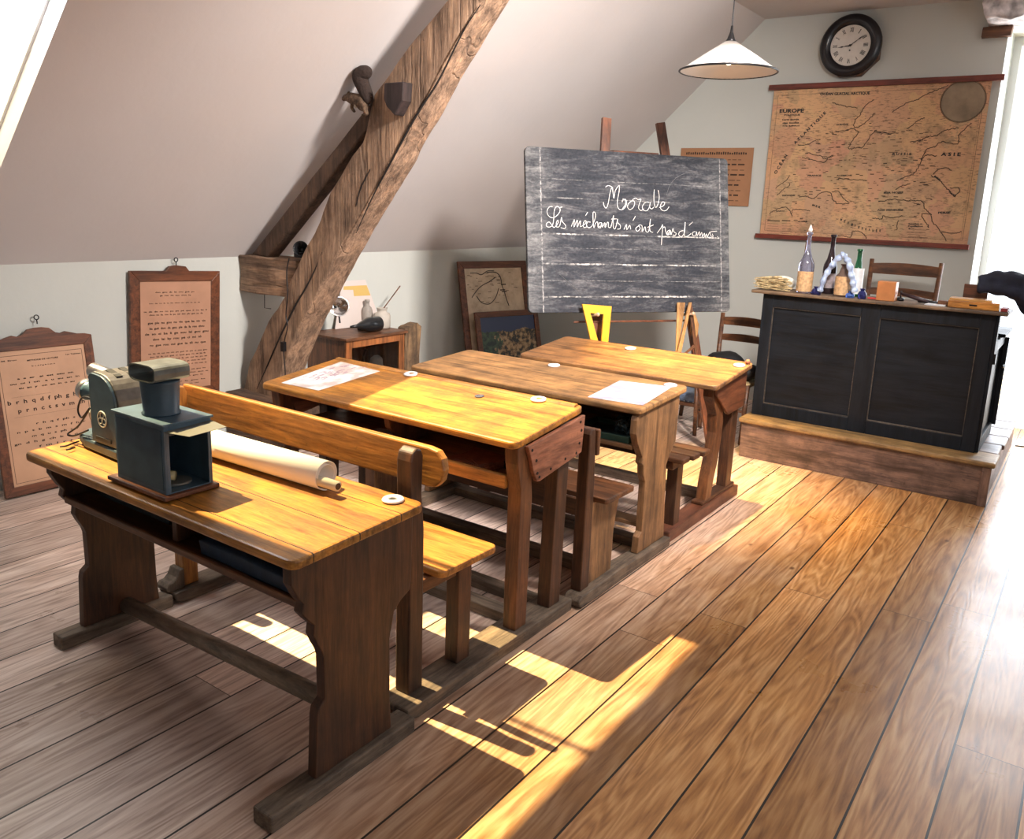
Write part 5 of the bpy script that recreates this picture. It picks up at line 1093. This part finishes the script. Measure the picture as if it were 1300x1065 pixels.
m = MB(); m.tube([(-1.7245, 1.603, zr+0.034), (-1.723, 1.603, zr+0.034)], 0.010, 16); obj('roller_bore', m, plain('dark_brown', (0.05, 0.03, 0.02), 0.7), rl)

# ------------------------------------------------------------ pendant lamp
LP = V((-1.812, 4.5, 2.333))
pl = thing('pendant_lamp', (LP.x, LP.y, LP.z), 'white cone pendant lamp with a black rim hanging from the ceiling above the last desks', 'lamp')
m = MB(); m.lathe([(0.257, 0), (0.14, 0.080), (0.030, 0.150), (0.028, 0.147), (0.137, 0.075), (0.255, -0.003)], LP, n=56, caps=False); 
o = obj('shade', m, plain('white_enamel_shade', (0.78, 0.74, 0.70), 0.4), pl, smooth=True)
m = MB(); n = 64; m.tube([(LP.x+0.257*math.cos(k*2*PI/n), LP.y+0.257*math.sin(k*2*PI/n), LP.z) for k in range(n)], 0.0055, 8, closed=True); obj('rim', m, metal_dark, pl, smooth=True)
m = MB(); m.lathe([(0.032, 0.145), (0.020, 0.165), (0.008, 0.20), (0.006, 0.23)], LP, n=20); obj('cap', m, metal_dark, pl, smooth=True)
m = MB(); m.tube([LP+V((0, 0, 0.23)), V((LP.x, LP.y, ZT-0.002))], 0.0035, 8); obj('cord', m, metal_dark, pl)
m = MB(); m.ball(LP+V((0, 0, 0.07)), 0.032, 1, 1, 1.2, 3); obj('bulb', m, plain('lit_bulb', (1.0, 0.80, 0.55), 0.4, emit=14), pl, smooth=True)

# unseen flush ceiling housing, added over the aisle for the key lamp
cl_ = thing('added_lamp_housing', (-0.3, 2.9, 3.11), 'square white flush ceiling light above the open floor', 'lamp')
obj('housing', MB().box(-0.53, -0.07, 2.67, 3.13, 3.106, ZT-0.001), white_paint, cl_, bevel=0.004)
# ------------------------------------------------------------ clock
cc = V((at(1080, 58, 1, 6.93).x, 6.93, at(1080, 58, 1, 6.93).z))
ck = thing('wall_clock', (cc.x, 6.99, cc.z), 'round wall clock with black rim and roman numerals above the map', 'clock')
m = MB(); oc = [(cc.x+0.01+0.215*math.cos(PI/8+k*PI/4), cc.z-0.02+0.215*math.sin(PI/8+k*PI/4)) for k in range(8)]; m.prism(oc, 'Y', 6.94, 6.998); obj('back_case', m, w_mid('X'), ck, bevel=0.004)
ax = (0, -1, 0)
m = MB(); m.lathe([(0.140, 0.0), (0.225, 0.0), (0.225, 0.02), (0.205, 0.042), (0.165, 0.040), (0.146, 0.022), (0.140, 0.012)], (cc.x, 6.938, cc.z), ax, 64); 
obj('rim', m, plain('black_lacquer', (0.010, 0.009, 0.012), 0.25), ck, smooth=True)
m = MB(); m.lathe([(0.1455, 0), (0.1455, 0.002)], (cc.x, 6.919, cc.z), ax, 64); obj('dial', m, plain('ivory_dial', (0.66, 0.62, 0.56), 0.4, noise=0.05), ck)
cf = Fr((cc.x, 6.9165, cc.z), (1, 0, 0), (0, 0, 1))
items = []
for k, s in enumerate(("XII", "I", "II", "III", "IIII", "V", "VI", "VII", "VIII", "IX", "X", "XI")):
    a = -k*PI/6; h = 0.034; w = {1: 0.006, 2: 0.014, 3: 0.021, 4: 0.028}[len(s)] + (0.006 if 'V' in s or 'X' in s else 0)
    r0 = 0.096; cx_, cy_ = r0*math.sin(-a), r0*math.cos(a)
    u = cx_-w/2*math.cos(a); v = cy_-w/2*math.sin(a); items.append((s, u, v, h, a, w))
o = text_mesh('numerals', items, ink, ck, cf, 0.0005)
m = MB(cf.M())
for k in range(60):
    a = k*PI/30; m.hexa([(0.137*math.sin(a)-0.0008, 0.137*math.cos(a)-0.0008, 0.0002), (0.137*math.sin(a)+0.0008, 0.137*math.cos(a)-0.0008, 0.0002), (0.137*math.sin(a)+0.0008, 0.137*math.cos(a)+0.0008, 0.0002), (0.137*math.sin(a)-0.0008, 0.137*math.cos(a)+0.0008, 0.0002)], [(0.137*math.sin(a)-0.0008, 0.137*math.cos(a)-0.0008, 0.0008), (0.137*math.sin(a)+0.0008, 0.137*math.cos(a)-0.0008, 0.0008), (0.137*math.sin(a)+0.0008, 0.137*math.cos(a)+0.0008, 0.0008), (0.137*math.sin(a)-0.0008, 0.137*math.cos(a)+0.0008, 0.0008)])
obj('minute_marks', m, ink, ck)
def hand(ang, ln, w, nm):
    m = MB(cf.M() @ Matrix.Rotation(-ang, 4, 'Z')); m.prism([(-w*0.6, -0.018), (w*0.6, -0.018), (w, ln*0.35), (w*0.5, ln*0.5), (w*1.6, ln*0.62), (w*0.6, ln*0.8), (0, ln), (-w*0.6, ln*0.8), (-w*1.6, ln*0.62), (-w*0.5, ln*0.5), (-w, ln*0.35)], 'Z', 0.004, 0.0055); obj(nm, m, ink, ck)
hand(math.radians(262), 0.095, 0.0035, 'hour_hand'); hand(math.radians(55), 0.128, 0.003, 'minute_hand')
m = MB(cf.M()); m.lathe([(0.008, 0.001), (0.008, 0.009)], n=16); m.lathe([(0.006, 0.0005), (0.006, 0.003)], (0, -0.035, 0), n=16); obj('hub_and_keyhole', m, ink, ck)

# ------------------------------------------------------------ wall map
my = 6.972
def mpt(x, y): p = at(x, y, 1, my); return p.x, p.z
tl = mpt(981, 110); br = mpt(1228, 313); tr = mpt(1259, 104); bl_ = mpt(967, 298)
mx0 = (tl[0]+bl_[0])/2; mx1 = (tr[0]+br[0])/2; mz0 = (bl_[1]+br[1])/2; mz1 = (tl[1]+tr[1])/2
mapf = Fr((mx0, my, mz0), (1, 0, 0), (0, 0, 1))
mp_ = thing('wall_map', (mx0, my, mz0), 'old brown wall map of Europe with red wooden rods on the back wall', 'map')
def map_material():
    m, nt, b = new_mat('old_map_print'); tc = N(nt, 'ShaderNodeTexCoord')
    n1 = N(nt, 'ShaderNodeTexNoise', Scale=2.2, Detail=4.0); L(nt, tc.outputs['Object'], n1.inputs['Vector'])
    base = ramp(nt, n1.outputs[0], [(0.35, (0.52, 0.28, 0.15)), (0.65, (0.68, 0.42, 0.23))])
    vo = N(nt, 'ShaderNodeTexVoronoi', Scale=5.0); 
    wv = N(nt, 'ShaderNodeTexNoise', Scale=5.0, Detail=5.0); L(nt, tc.outputs['Object'], wv.inputs['Vector'])
    vm = N(nt, 'ShaderNodeVectorMath', operation='MULTIPLY_ADD'); L(nt, wv.outputs['Color'], vm.inputs[0]); vm.inputs[1].default_value = (0.35, 0.35, 0.35); L(nt, tc.outputs['Object'], vm.inputs[2])
    L(nt, vm.outputs[0], vo.inputs['Vector'])
    sep = N(nt, 'ShaderNodeSeparateColor'); L(nt, vo.outputs['Color'], sep.inputs[0])
    tint = ramp(nt, sep.outputs[0], [(0.0, (0.70, 0.36, 0.20)), (0.3, (0.66, 0.44, 0.20)), (0.55, (0.60, 0.27, 0.18)), (0.8, (0.40, 0.32, 0.16)), (1.0, (0.55, 0.33, 0.22))])
    col = mix(nt, 0.45, base, tint)
    mp = N(nt, 'ShaderNodeMapping'); mp.inputs['Scale'].default_value = (14, 60, 60); L(nt, tc.outputs['Object'], mp.inputs['Vector'])
    n3 = N(nt, 'ShaderNodeTexNoise', Scale=1.6, Detail=5.0, Roughness=0.7); L(nt, mp.outputs[0], n3.inputs['Vector'])
    n4 = N(nt, 'ShaderNodeTexNoise', Scale=3.0, Detail=4.0); L(nt, tc.outputs['Object'], n4.inputs['Vector'])
    marks = M2(nt, 'MULTIPLY', ramp(nt, n3.outputs[0], [(0.53, 0.0), (0.62, 1.0)]), ramp(nt, n4.outputs[0], [(0.40, 0.0), (0.52, 0.8)]))
    n6 = N(nt, 'ShaderNodeTexNoise', Scale=4.5, Detail=7.0, Roughness=0.7); L(nt, tc.outputs['Object'], n6.inputs['Vector'])
    col = mix(nt, ramp(nt, n6.outputs[0], [(0.53, 0.0), (0.66, 0.55)]), col, (0.17, 0.13, 0.07))
    col = mix(nt, marks, col, (0.13, 0.075, 0.045))
    L(nt, col, b.inputs['Base Color']); b.inputs['Roughness'].default_value = 0.6
    return m
W_, H_ = mx1-mx0, mz1-mz0
m = MB(mapf.M()); m.box(0, W_, 0, H_, -0.004, 0); obj('map_sheet', m, map_material(), mp_)
m = MB(mapf.M()); m.box(-0.04, W_+0.075, H_-0.012, H_+0.030, -0.006, 0.020); rods = wood('red_rod', (0.09, 0.015, 0.010), (0.22, 0.045, 0.025), 'X', 1, 0.4, 0.3)
obj('top_rod', m, rods, mp_, bevel=0.004)
m = MB(mapf.M()); m.box(-0.035, W_+0.015, -0.025, 0.012, -0.006, 0.018); obj('bottom_rod', m, rods, mp_, bevel=0.004)
m = MB(mapf.M()); e = 0.035
for a in ((e, W_-e, H_-0.05, H_-0.048), (e, W_-e, 0.04, 0.042), (e, e+0.002, 0.04, H_-0.05), (W_-e-0.002, W_-e, 0.04, H_-0.05), (e+0.012, W_-e-0.012, 0.05, 0.0508), (W_-e-0.013, W_-e-0.012, 0.05, H_-0.06)): m.box(*a, 0.0003, 0.0008)
obj('printed_border', m, inkbrown, mp_)
# coast lines traced on the sheet
m = MB(mapf.M())
C3 = lambda p: (975+p[0]*0.1192, 95+p[1]*0.1192); C4 = lambda p: (1110+p[0]*0.1231, 95+p[1]*0.1231); C5 = lambda p: (960+p[0]*0.1231, 190+p[1]*0.1231); C6 = lambda p: (1100+p[0]*0.1315, 190+p[1]*0.1315)
coast = [(C3, [(1130, 270), (1060, 310), (1010, 360), (980, 430), (930, 480), (915, 550), (980, 550), (1040, 500), (1100, 450), (1140, 400)]), (C3, [(690, 300), (760, 320), (850, 340), (960, 350)]), (C3, [(320, 745), (420, 740), (500, 700), (560, 690)]),
         (C3, [(360, 880), (470, 900), (600, 930), (640, 880), (700, 850)]), (C3, [(720, 600), (800, 600), (900, 570), (960, 620), (900, 700), (860, 780), (940, 780), (1020, 760), (1130, 610), (1290, 630)]),
         (C4, [(180, 385), (260, 340), (340, 290), (440, 260), (470, 240), (540, 200), (680, 140), (760, 110)]), (C4, [(480, 880), (500, 840), (540, 770), (620, 740), (700, 690), (860, 710), (870, 620), (940, 550), (1000, 500)]), (C4, [(340, 560), (400, 510), (470, 460), (520, 440)]),
         (C4, [(370, 690), (470, 680), (540, 640), (640, 630), (700, 590), (780, 560), (880, 545)]), (C4, [(0, 580), (80, 600), (250, 605)]),
         (C5, [(200, 400), (290, 330), (350, 270)]), (C5, [(220, 470), (270, 420), (330, 380), (350, 350)]), (C5, [(130, 660), (200, 620), (280, 590), (340, 620), (370, 690)]), (C5, [(370, 690), (380, 620), (480, 620), (560, 630)]), (C5, [(450, 490), (520, 480), (600, 500), (660, 450), (760, 440), (800, 520), (860, 560), (960, 550)]), (C5, [(780, 440), (850, 430), (900, 500), (960, 545)]),
         (C5, [(980, 850), (1060, 840), (1130, 890), (1130, 920)]), (C5, [(840, 880), (900, 890), (970, 900), (990, 850)]), (C5, [(520, 30), (640, 60), (720, 90), (800, 60)]), (C5, [(850, 300), (950, 305), (1050, 310), (1140, 315)]),
         (C6, [(280, 385), (340, 350), (420, 330)]), (C6, [(300, 300), (380, 260), (450, 235), (480, 200), (530, 110), (560, 60), (600, 50), (680, 60)]), (C6, [(110, 500), (200, 490), (250, 480), (380, 490), (480, 490), (540, 500), (560, 560), (600, 610), (630, 640), (630, 690), (680, 740), (720, 800), (770, 880)]),
         (C6, [(630, 250), (700, 290), (760, 360), (800, 400), (850, 450), (900, 380), (800, 370)]), (C6, [(640, 240), (700, 190), (780, 180), (820, 200)]), (C6, [(60, 660), (150, 670), (160, 640), (230, 660), (290, 650), (350, 640)]), (C6, [(290, 770), (300, 720), (310, 690)]), (C6, [(540, 620), (630, 625)]), (C6, [(535, 620), (545, 670), (590, 730), (600, 745)]), (C6, [(720, 800), (860, 805), (920, 790)])]
for f, st in coast:
    q = [mapf.uv(*f(p)) for p in st]; m.tube([V((p.x+random.uniform(-.005, .005), p.y+random.uniform(-.005, .005), p.z)) for p in smooth_line([(u, v, 0.0006) for u, v in q], 7)], 0.0027, 4)
obj('coast_lines', m, plain('map_line', (0.07, 0.045, 0.03), 0.7), mp_)
gc = mapf.uv(*C4((930, 270))); m = MB(mapf.M()); m.lathe([(0.145, 0.0004), (0.145, 0.0012)], (gc[0]-0.01, gc[1], 0), n=48)
obj('globe_inset', m, plain('globe_print', (0.27, 0.20, 0.13), 0.6, noise=0.35, scale=7), mp_)
m = MB(mapf.M())
for r in (0.148, 0.142): n = 48; m.tube([(gc[0]-0.01+r*math.cos(k*2*PI/n), gc[1]+r*math.sin(k*2*PI/n), 0.0016) for k in range(n)], 0.0013, 4, closed=True)
obj('globe_outline', m, inkbrown, mp_)
items = []
def mt(s, f, p0, p1, h):
    A = mapf.uv(*f(p0)); B = mapf.uv(*f(p1)); w = math.hypot(B[0]-A[0], B[1]-A[1]); items.append((s, A[0], A[1], h, math.atan2(B[1]-A[1], B[0]-A[0]), w))
mt('EUROPE', C3, (120, 405), (380, 400), 0.030); mt('POLITIQUE', C3, (170, 438), (340, 435), 0.014); mt('OCÉAN GLACIAL ARCTIQUE', C3, (555, 218), (1085, 208), 0.020)
mt('Carte murale', C3, (150, 485), (330, 480), 0.012); mt('des écoles', C3, (155, 520), (330, 515), 0.011); mt('1re édition', C3, (150, 550), (330, 548), 0.010)
mt('A T L A N T I Q U E', C3, (290, 740), (625, 405), 0.022); mt('O C É A N', C5, (205, 255), (325, 60), 0.024)
mt('M E R', C5, (575, 578), (660, 605), 0.016)
for k, ch_ in enumerate('MÉDITERRANÉE'):
    t_ = k/11; xx = 865+t_*(1270-865); yy = 722+110*math.sin(min(1, t_*1.15)*PI/2)+8*(t_ > 0.8); mt(ch_, C5, (xx, yy+8), (xx+16, yy+12-5*t_), 0.019)
mt('R U S S I E', C4, (185, 828), (380, 828), 0.018); mt('A S I E', C4, (690, 835), (895, 835), 0.024); mt('MER NOIRE', C6, (165, 425), (355, 420), 0.014)
mt('MER', C6, (650, 260), (710, 305), 0.013); mt('CASP.', C6, (790, 410), (860, 460), 0.013); mt('PERSE', C6, (690, 618), (810, 616), 0.015); mt('ASIE MINEURE', C6, (105, 590), (360, 590), 0.013)
mt('MAROC', C5, (205, 640), (295, 640), 0.011); mt('ALGÉRIE', C5, (430, 748), (530, 746), 0.011); mt('FRANCE', C5, (530, 275), (670, 275), 0.013); mt('ESPAGNE', C5, (270, 480), (400, 478), 0.013); mt('NORVÈGE', C3, (725, 540), (855, 535), 0.013); mt('AUTRICHE', C5, (830, 275), (990, 272), 0.011)
mt('Superficie et', C6, (405, 722), (540, 722), 0.011); mt('Population', C6, (400, 745), (545, 745), 0.011)
text_mesh('lettering', items, ink, mp_, mapf, 0.0008, 0.0010, 0.06)
m = MB(mapf.M()); random.seed(3)
for k in range(300):
    px = random.uniform(1005, 1185); py = random.uniform(165, 262) if k < 220 else random.uniform(150, 300)
    u, v = mapf.uv(px, py); w = random.uniform(0.01, 0.04)
    if 0.05 < u < W_-0.1 and 0.06 < v < H_-0.1: m.box(u, u+w, v, v+random.uniform(0.002, 0.006), 0.0004, 0.0009)
for (x0_, x1_, y0_, n_) in ((115, 245, 735, 5), (265, 370, 735, 5)):
    for k in range(n_+1):
        A = mapf.uv(*C5((x0_, y0_+k*26))); B = mapf.uv(*C5((x1_-random.uniform(0, 20), y0_+k*26))); m.box(A[0], B[0], A[1], A[1]+(0.008 if k == 0 else 0.002), 0.0004, 0.0009)
for k in range(4):
    A = mapf.uv(*C6((390+random.uniform(0, 20), 770+k*24))); B = mapf.uv(*C6((600-random.uniform(0, 40), 770+k*24))); m.box(A[0], B[0], A[1], A[1]+0.002, 0.0004, 0.0009)
obj('place_name_marks', m, inkbrown, mp_)
# poster behind the blackboard
py_ = 6.985; A = at(865, 188, 1, py_); B = at(957, 190, 1, py_); Cq = at(950, 262, 1, py_)
pf = Fr((A.x, py_, Cq.z), (1, 0, 0), (0, 0, 1)); pw = B.x-A.x; ph = A.z-Cq.z
ps = thing('wall_poster', pf.o, 'brown paper notice with printed lines on the back wall between blackboard and map', 'poster')
m = MB(pf.M()); m.box(0, pw, 0, ph, -0.004, 0); obj('sheet', m, tan_print('brown_notice', (0.40, 0.20, 0.10)), ps)
m = MB(pf.M())
for k in range(28): u = 0.05+k*(pw-0.1)/28; m.box(u, u+(pw-0.1)/28*0.62, ph-0.055, ph-0.055+random.uniform(0.014, 0.024), 0.0003, 0.0008)
for r_ in range(9):
    u = 0.06; v = ph-0.10-r_*0.042
    while u < pw-0.09:
        w = random.uniform(0.02, 0.06); m.box(u, u+w, v, v+(0.012 if r_ % 2 else 0.005), 0.0003, 0.0008); u += w+0.014
obj('printed_lines', m, inkbrown, ps)

# ------------------------------------------------------------ rough stone like end above the door
m = MB(); m.box(-0.955, -0.66, 6.72, 6.998, 2.935, 3.12); bmesh.ops.subdivide_edges(m.bm, edges=m.bm.edges, cuts=7, use_grid_fill=True)
cst = V((-0.81, 6.9, 3.05))
for v in m.bm.verts:
    d = v.co-cst; v.co = cst+V((d.x*(1-0.35*abs(d.z/0.12)*0.6), d.y, d.z))
o = obj('limewashed_beam_end', m, plain('limewashed_wood', (0.50, 0.46, 0.46), 0.8, noise=0.5, scale=16, bump=0.6), smooth=True); rough_up(o, 0.018, 11, 0, 5)
for v in o.data.vertices: v.co.y = min(v.co.y, 6.997); v.co.z = min(v.co.z, 3.122)
tag(o, 'lumpy limewashed beam end sticking out at the top right above the doorway', 'beam')

# ------------------------------------------------------------ squirrel, cable, small wall things
def skin(name, chains, mat, label, cat, loc, sub=2, extra=None):
    bm = bmesh.new(); lay = bm.verts.layers.skin.verify(); vs = {}
    me = bpy.data.meshes.new(name)
    first = True
    for ch_ in chains:
        prev = None
        for (key, p, r) in ch_:
            if key in vs: v = vs[key]
            else:
                v = bm.verts.new(V(p)); v[lay].radius = (r, r) if not hasattr(r, '__len__') else r
                if first: v[lay].use_root = True; first = False
                vs[key] = v
            if prev and not bm.edges.get((prev, v)): bm.edges.new((prev, v))
            prev = v
    bm.to_mesh(me); bm.free(); me.materials.append(mat)
    o = bpy.data.objects.new(name, me); C.objects.link(o); o.location = loc
    sk = o.modifiers.new('skin', 'SKIN'); sk.use_smooth_shade = True
    ss = o.modifiers.new('sub', 'SUBSURF'); ss.levels = sub; ss.render_levels = sub
    return tag(o, label, cat)
# squirrel sits on top of the strut, facing the wall side (left in view)
def sq(x, y, d=0.0): return at(x, y, 1, TY-0.035+d)
base = sq(468, 146)
def rel(x, y, d=0.0): return sq(x, y, d)-base
fur_m, fnt, fb = new_mat('squirrel_fur'); ftc = N(fnt, 'ShaderNodeTexCoord'); fn = N(fnt, 'ShaderNodeTexNoise', Scale=60.0, Detail=4.0); L(fnt, ftc.outputs['Object'], fn.inputs['Vector'])
L(fnt, ramp(fnt, fn.outputs[0], [(0.35, (0.045, 0.026, 0.015)), (0.65, (0.16, 0.10, 0.06))]), fb.inputs['Base Color']); fb.inputs['Roughness'].default_value = 0.9
fbp = N(fnt, 'ShaderNodeBump', Strength=0.7, Distance=0.006); L(fnt, fn.outputs[0], fbp.inputs['Height']); L(fnt, fbp.outputs[0], fb.inputs['Normal'])
s = skin('stuffed_squirrel', [
    [('hip', rel(467, 133), 0.049), ('belly', rel(459, 129), 0.043), ('chest', rel(451, 125), 0.035), ('neck', rel(445, 123), 0.026), ('head', rel(440, 122.5), 0.028), ('muz', rel(436.5, 125), 0.016), ('nose', rel(435, 128), 0.006)],
    [('head', 0, 0), ('ear1', rel(442.5, 118.5, -0.012), 0.006), ('ear1t', rel(443.5, 115.5, -0.014), 0.003)], [('head', 0, 0), ('ear2', rel(441.5, 118.8, 0.014), 0.006), ('ear2t', rel(442.5, 116, 0.016), 0.003)],
    [('chest', 0, 0), ('fa1', rel(447, 131, -0.018), 0.010), ('fa2', rel(446, 137, -0.02), 0.008), ('fa3', rel(450, 142.5, -0.02), 0.006)], [('chest', 0, 0), ('fb1', rel(447.5, 131, 0.02), 0.010), ('fb2', rel(447, 137, 0.022), 0.008), ('fb3', rel(451, 142.5, 0.022), 0.006)],
    [('hip', 0, 0), ('ha1', rel(463, 139, -0.026), 0.018), ('ha2', rel(466, 145, -0.03), 0.010), ('ha3', rel(459, 146.5, -0.032), 0.007)], [('hip', 0, 0), ('hb1', rel(464, 139, 0.026), 0.018), ('hb2', rel(467, 145, 0.03), 0.010), ('hb3', rel(460, 146.5, 0.032), 0.007)],
    ], fur_m, 'stuffed brown squirrel with raised bushy tail sitting on top of the thin strut', 'squirrel', base)
tl_ = skin('tail', [[('t0', rel(469, 133), 0.023), ('t1', rel(467, 124), 0.036), ('t2', rel(463, 114), 0.040), ('t3', rel(459, 105), 0.043), ('t4', rel(456.5, 98), 0.053), ('t5', rel(460, 92.5), 0.049), ('t6', rel(466, 91), 0.040), ('t7', rel(470, 93.5), 0.023)]], plain('dark_fur', (0.03, 0.018, 0.014), 0.95, bump=0.9, scale=70), None, None, (0, 0, 0))
del_keys = [k for k in list(tl_.keys()) if k in ('label', 'category')]
for k in del_keys: del tl_[k]
tl_.parent = s
m = MB(); p = rel(452, 131, -0.022); m.ball(p, 0.020, 0.7, 0.5, 1.25, 3); o = obj('pale_belly', m, plain('cream_fur', (0.50, 0.44, 0.33), 0.9, bump=0.8, scale=70), smooth=True); o.parent = s; o['label'] = 'cream belly fur'
m = MB(); p = rel(438.7, 121.5, -0.019); m.ball(p, 0.0035, sub=2); o = obj('eye', m, ink, smooth=True); o.parent = s
# old iron cleat behind squirrel
m = MB(); P0 = [tp(x, y, -0.05) for x, y in ((491, 106), (515, 104), (514, 128), (504, 147), (494, 136), (490, 126))]
m.hexa([(p.x, TY-0.07, p.z) for p in P0], [(p.x, TY+0.02, p.z) for p in P0]); o = obj('dark_cleat', m, wood('cleat_wood', (0.012, 0.008, 0.008), (0.05, 0.03, 0.03), 'Z', 1, 0.7, 0.3), bevel=0.006)
tag(o, 'dark wooden cleat fixed on the crooked beam beside the squirrel', 'cleat')
# black clip lamp on the wall block with cable
A = tp(374, 318); t = thing('clip_spotlight', (A.x, TY+0.05, A.z-0.04), 'small black clip spotlight sitting on the short wall block', 'lamp')
m = MB(); m.lathe([(0.018, 0), (0.034, 0.02), (0.045, 0.06), (0.046, 0.075), (0.040, 0.07), (0.012, 0.02)], (A.x-0.02, TY+0.08, A.z+0.0), V((0.5, -0.6, 0.15)), 24); obj('lamp_head', m, plain('black_enamel', (0.012, 0.013, 0.015)), t, smooth=True)
m = MB(); m.box(A.x-0.045, A.x+0.02, TY+0.03, TY+0.10, A.z-0.045, A.z-0.012); obj('clip', m, metal_dark, t, bevel=0.004)
q = smooth_line([tp(367, 328, -0.03), tp(364, 345, -0.035), tp(365, 375, -0.04), tp(363, 400, -0.04), tp(365, 415, -0.04), tp(360, 440, -0.03), tp(362, 470, -0.03), tp(362, 490, -0.03)], 6); m = MB(); m.tube(q, 0.0035, 6)
m.box(q[30].x-0.015, q[30].x+0.012, q[30].y-0.012, q[30].y+0.012, q[30].z-0.03, q[30].z+0.03); obj('cable_with_switch', m, metal_dark, t)
# wire hook below the block
A = tp(336, 370, 0.10); B = tp(336, 391, 0.10); D = tp(344, 392, 0.10); A.z += 0.03; m = MB(); m.tube([A, B, D], 0.0025, 6); tag(obj('wire_hook', m, metal_dark), 'thin bent wire hanging from the underside of the short timber block', 'wire')
# cable on the floor in the doorway
m = MB(); m.tube(smooth_line([(-0.34, 6.96, 0.004), (-0.1, 7.0, 0.004), (0.2, 6.9, 0.004), (0.5, 6.95, 0.004)], 6), 0.004, 6); tag(obj('floor_cable', m, metal_dark), 'thin dark cable on the floor of the bright doorway', 'cable')

# ------------------------------------------------------------ light
sd = V((0.40, 0.04, -0.785)).normalized()
sun = bpy.data.lights.new('sun', 'SUN'); sun.energy = 22.0; sun.angle = math.radians(0.6); sun.color = (1.0, 0.76, 0.38)
so = bpy.data.objects.new('sun', sun); so.rotation_euler = V((0, 0, -1)).rotation_difference(sd).to_euler(); C.objects.link(so)
w = bpy.data.worlds.new('world'); bpy.context.scene.world = w; w.use_nodes = True
bg = w.node_tree.nodes['Background']; bg.inputs[0].default_value = (0.88, 0.93, 1.0, 1); bg.inputs[1].default_value = 2.6
def area(name, loc, d, sx, sy, e, col, spread=180):
    l = bpy.data.lights.new(name, 'AREA'); l.shape = 'RECTANGLE'; l.size = sx; l.size_y = sy; l.energy = e; l.color = col; l.spread = math.radians(spread)
    o = bpy.data.objects.new(name, l); o.location = loc; o.rotation_euler = V(d).to_track_quat('-Z', 'Y').to_euler(); C.objects.link(o); return o
area('door_daylight', (-0.1, 7.46, 1.5), (0.0, -1, -0.12), 1.3, 2.7, 130, (0.86, 0.92, 1.0))
area('added_key_light', (-0.3, 2.9, 3.0), (-1.1, 0.62, -0.75), 0.40, 0.40, 175, (1.0, 0.91, 0.85), 100)  # added lamp throwing directional light towards the board and slope
skn = V((-SL, 0, 1)).normalized(); so_ = area('roof_window_daylight', V(slope_pt(-3.35, 1.50))+skn*0.22, -skn, 2.0, 0.58, 75, (0.88, 0.94, 1.0))
b1 = bpy.data.lights.new('pendant_bulb', 'SPOT'); b1.energy = 1100; b1.color = (1.0, 0.66, 0.24); b1.shadow_soft_size = 0.04; b1.spot_size = math.radians(54); b1.spot_blend = 1.0
bo = bpy.data.objects.new('pendant_bulb', b1); bo.location = LP+V((0, 0, 0.02)); C.objects.link(bo)

# ------------------------------------------------------------ camera
cam = bpy.data.cameras.new('camera'); co = bpy.data.objects.new('camera', cam); C.objects.link(co)
co.matrix_world = Matrix(((R_.x, U_.x, -_f.x, CAM.x), (R_.y, U_.y, -_f.y, CAM.y), (R_.z, U_.z, -_f.z, CAM.z), (0, 0, 0, 1)))
cam.sensor_fit = 'HORIZONTAL'; cam.sensor_width = 36; cam.lens = 36*FPX/1300; cam.shift_y = -(532.5-487)/1300; cam.clip_start = 0.02
sc = bpy.context.scene; sc.camera = co
sc.view_settings.view_transform = 'Standard'; sc.view_settings.look = 'None'; sc.view_settings.exposure = -0.5; sc.view_settings.gamma = 1; sc.view_settings.use_curve_mapping = False
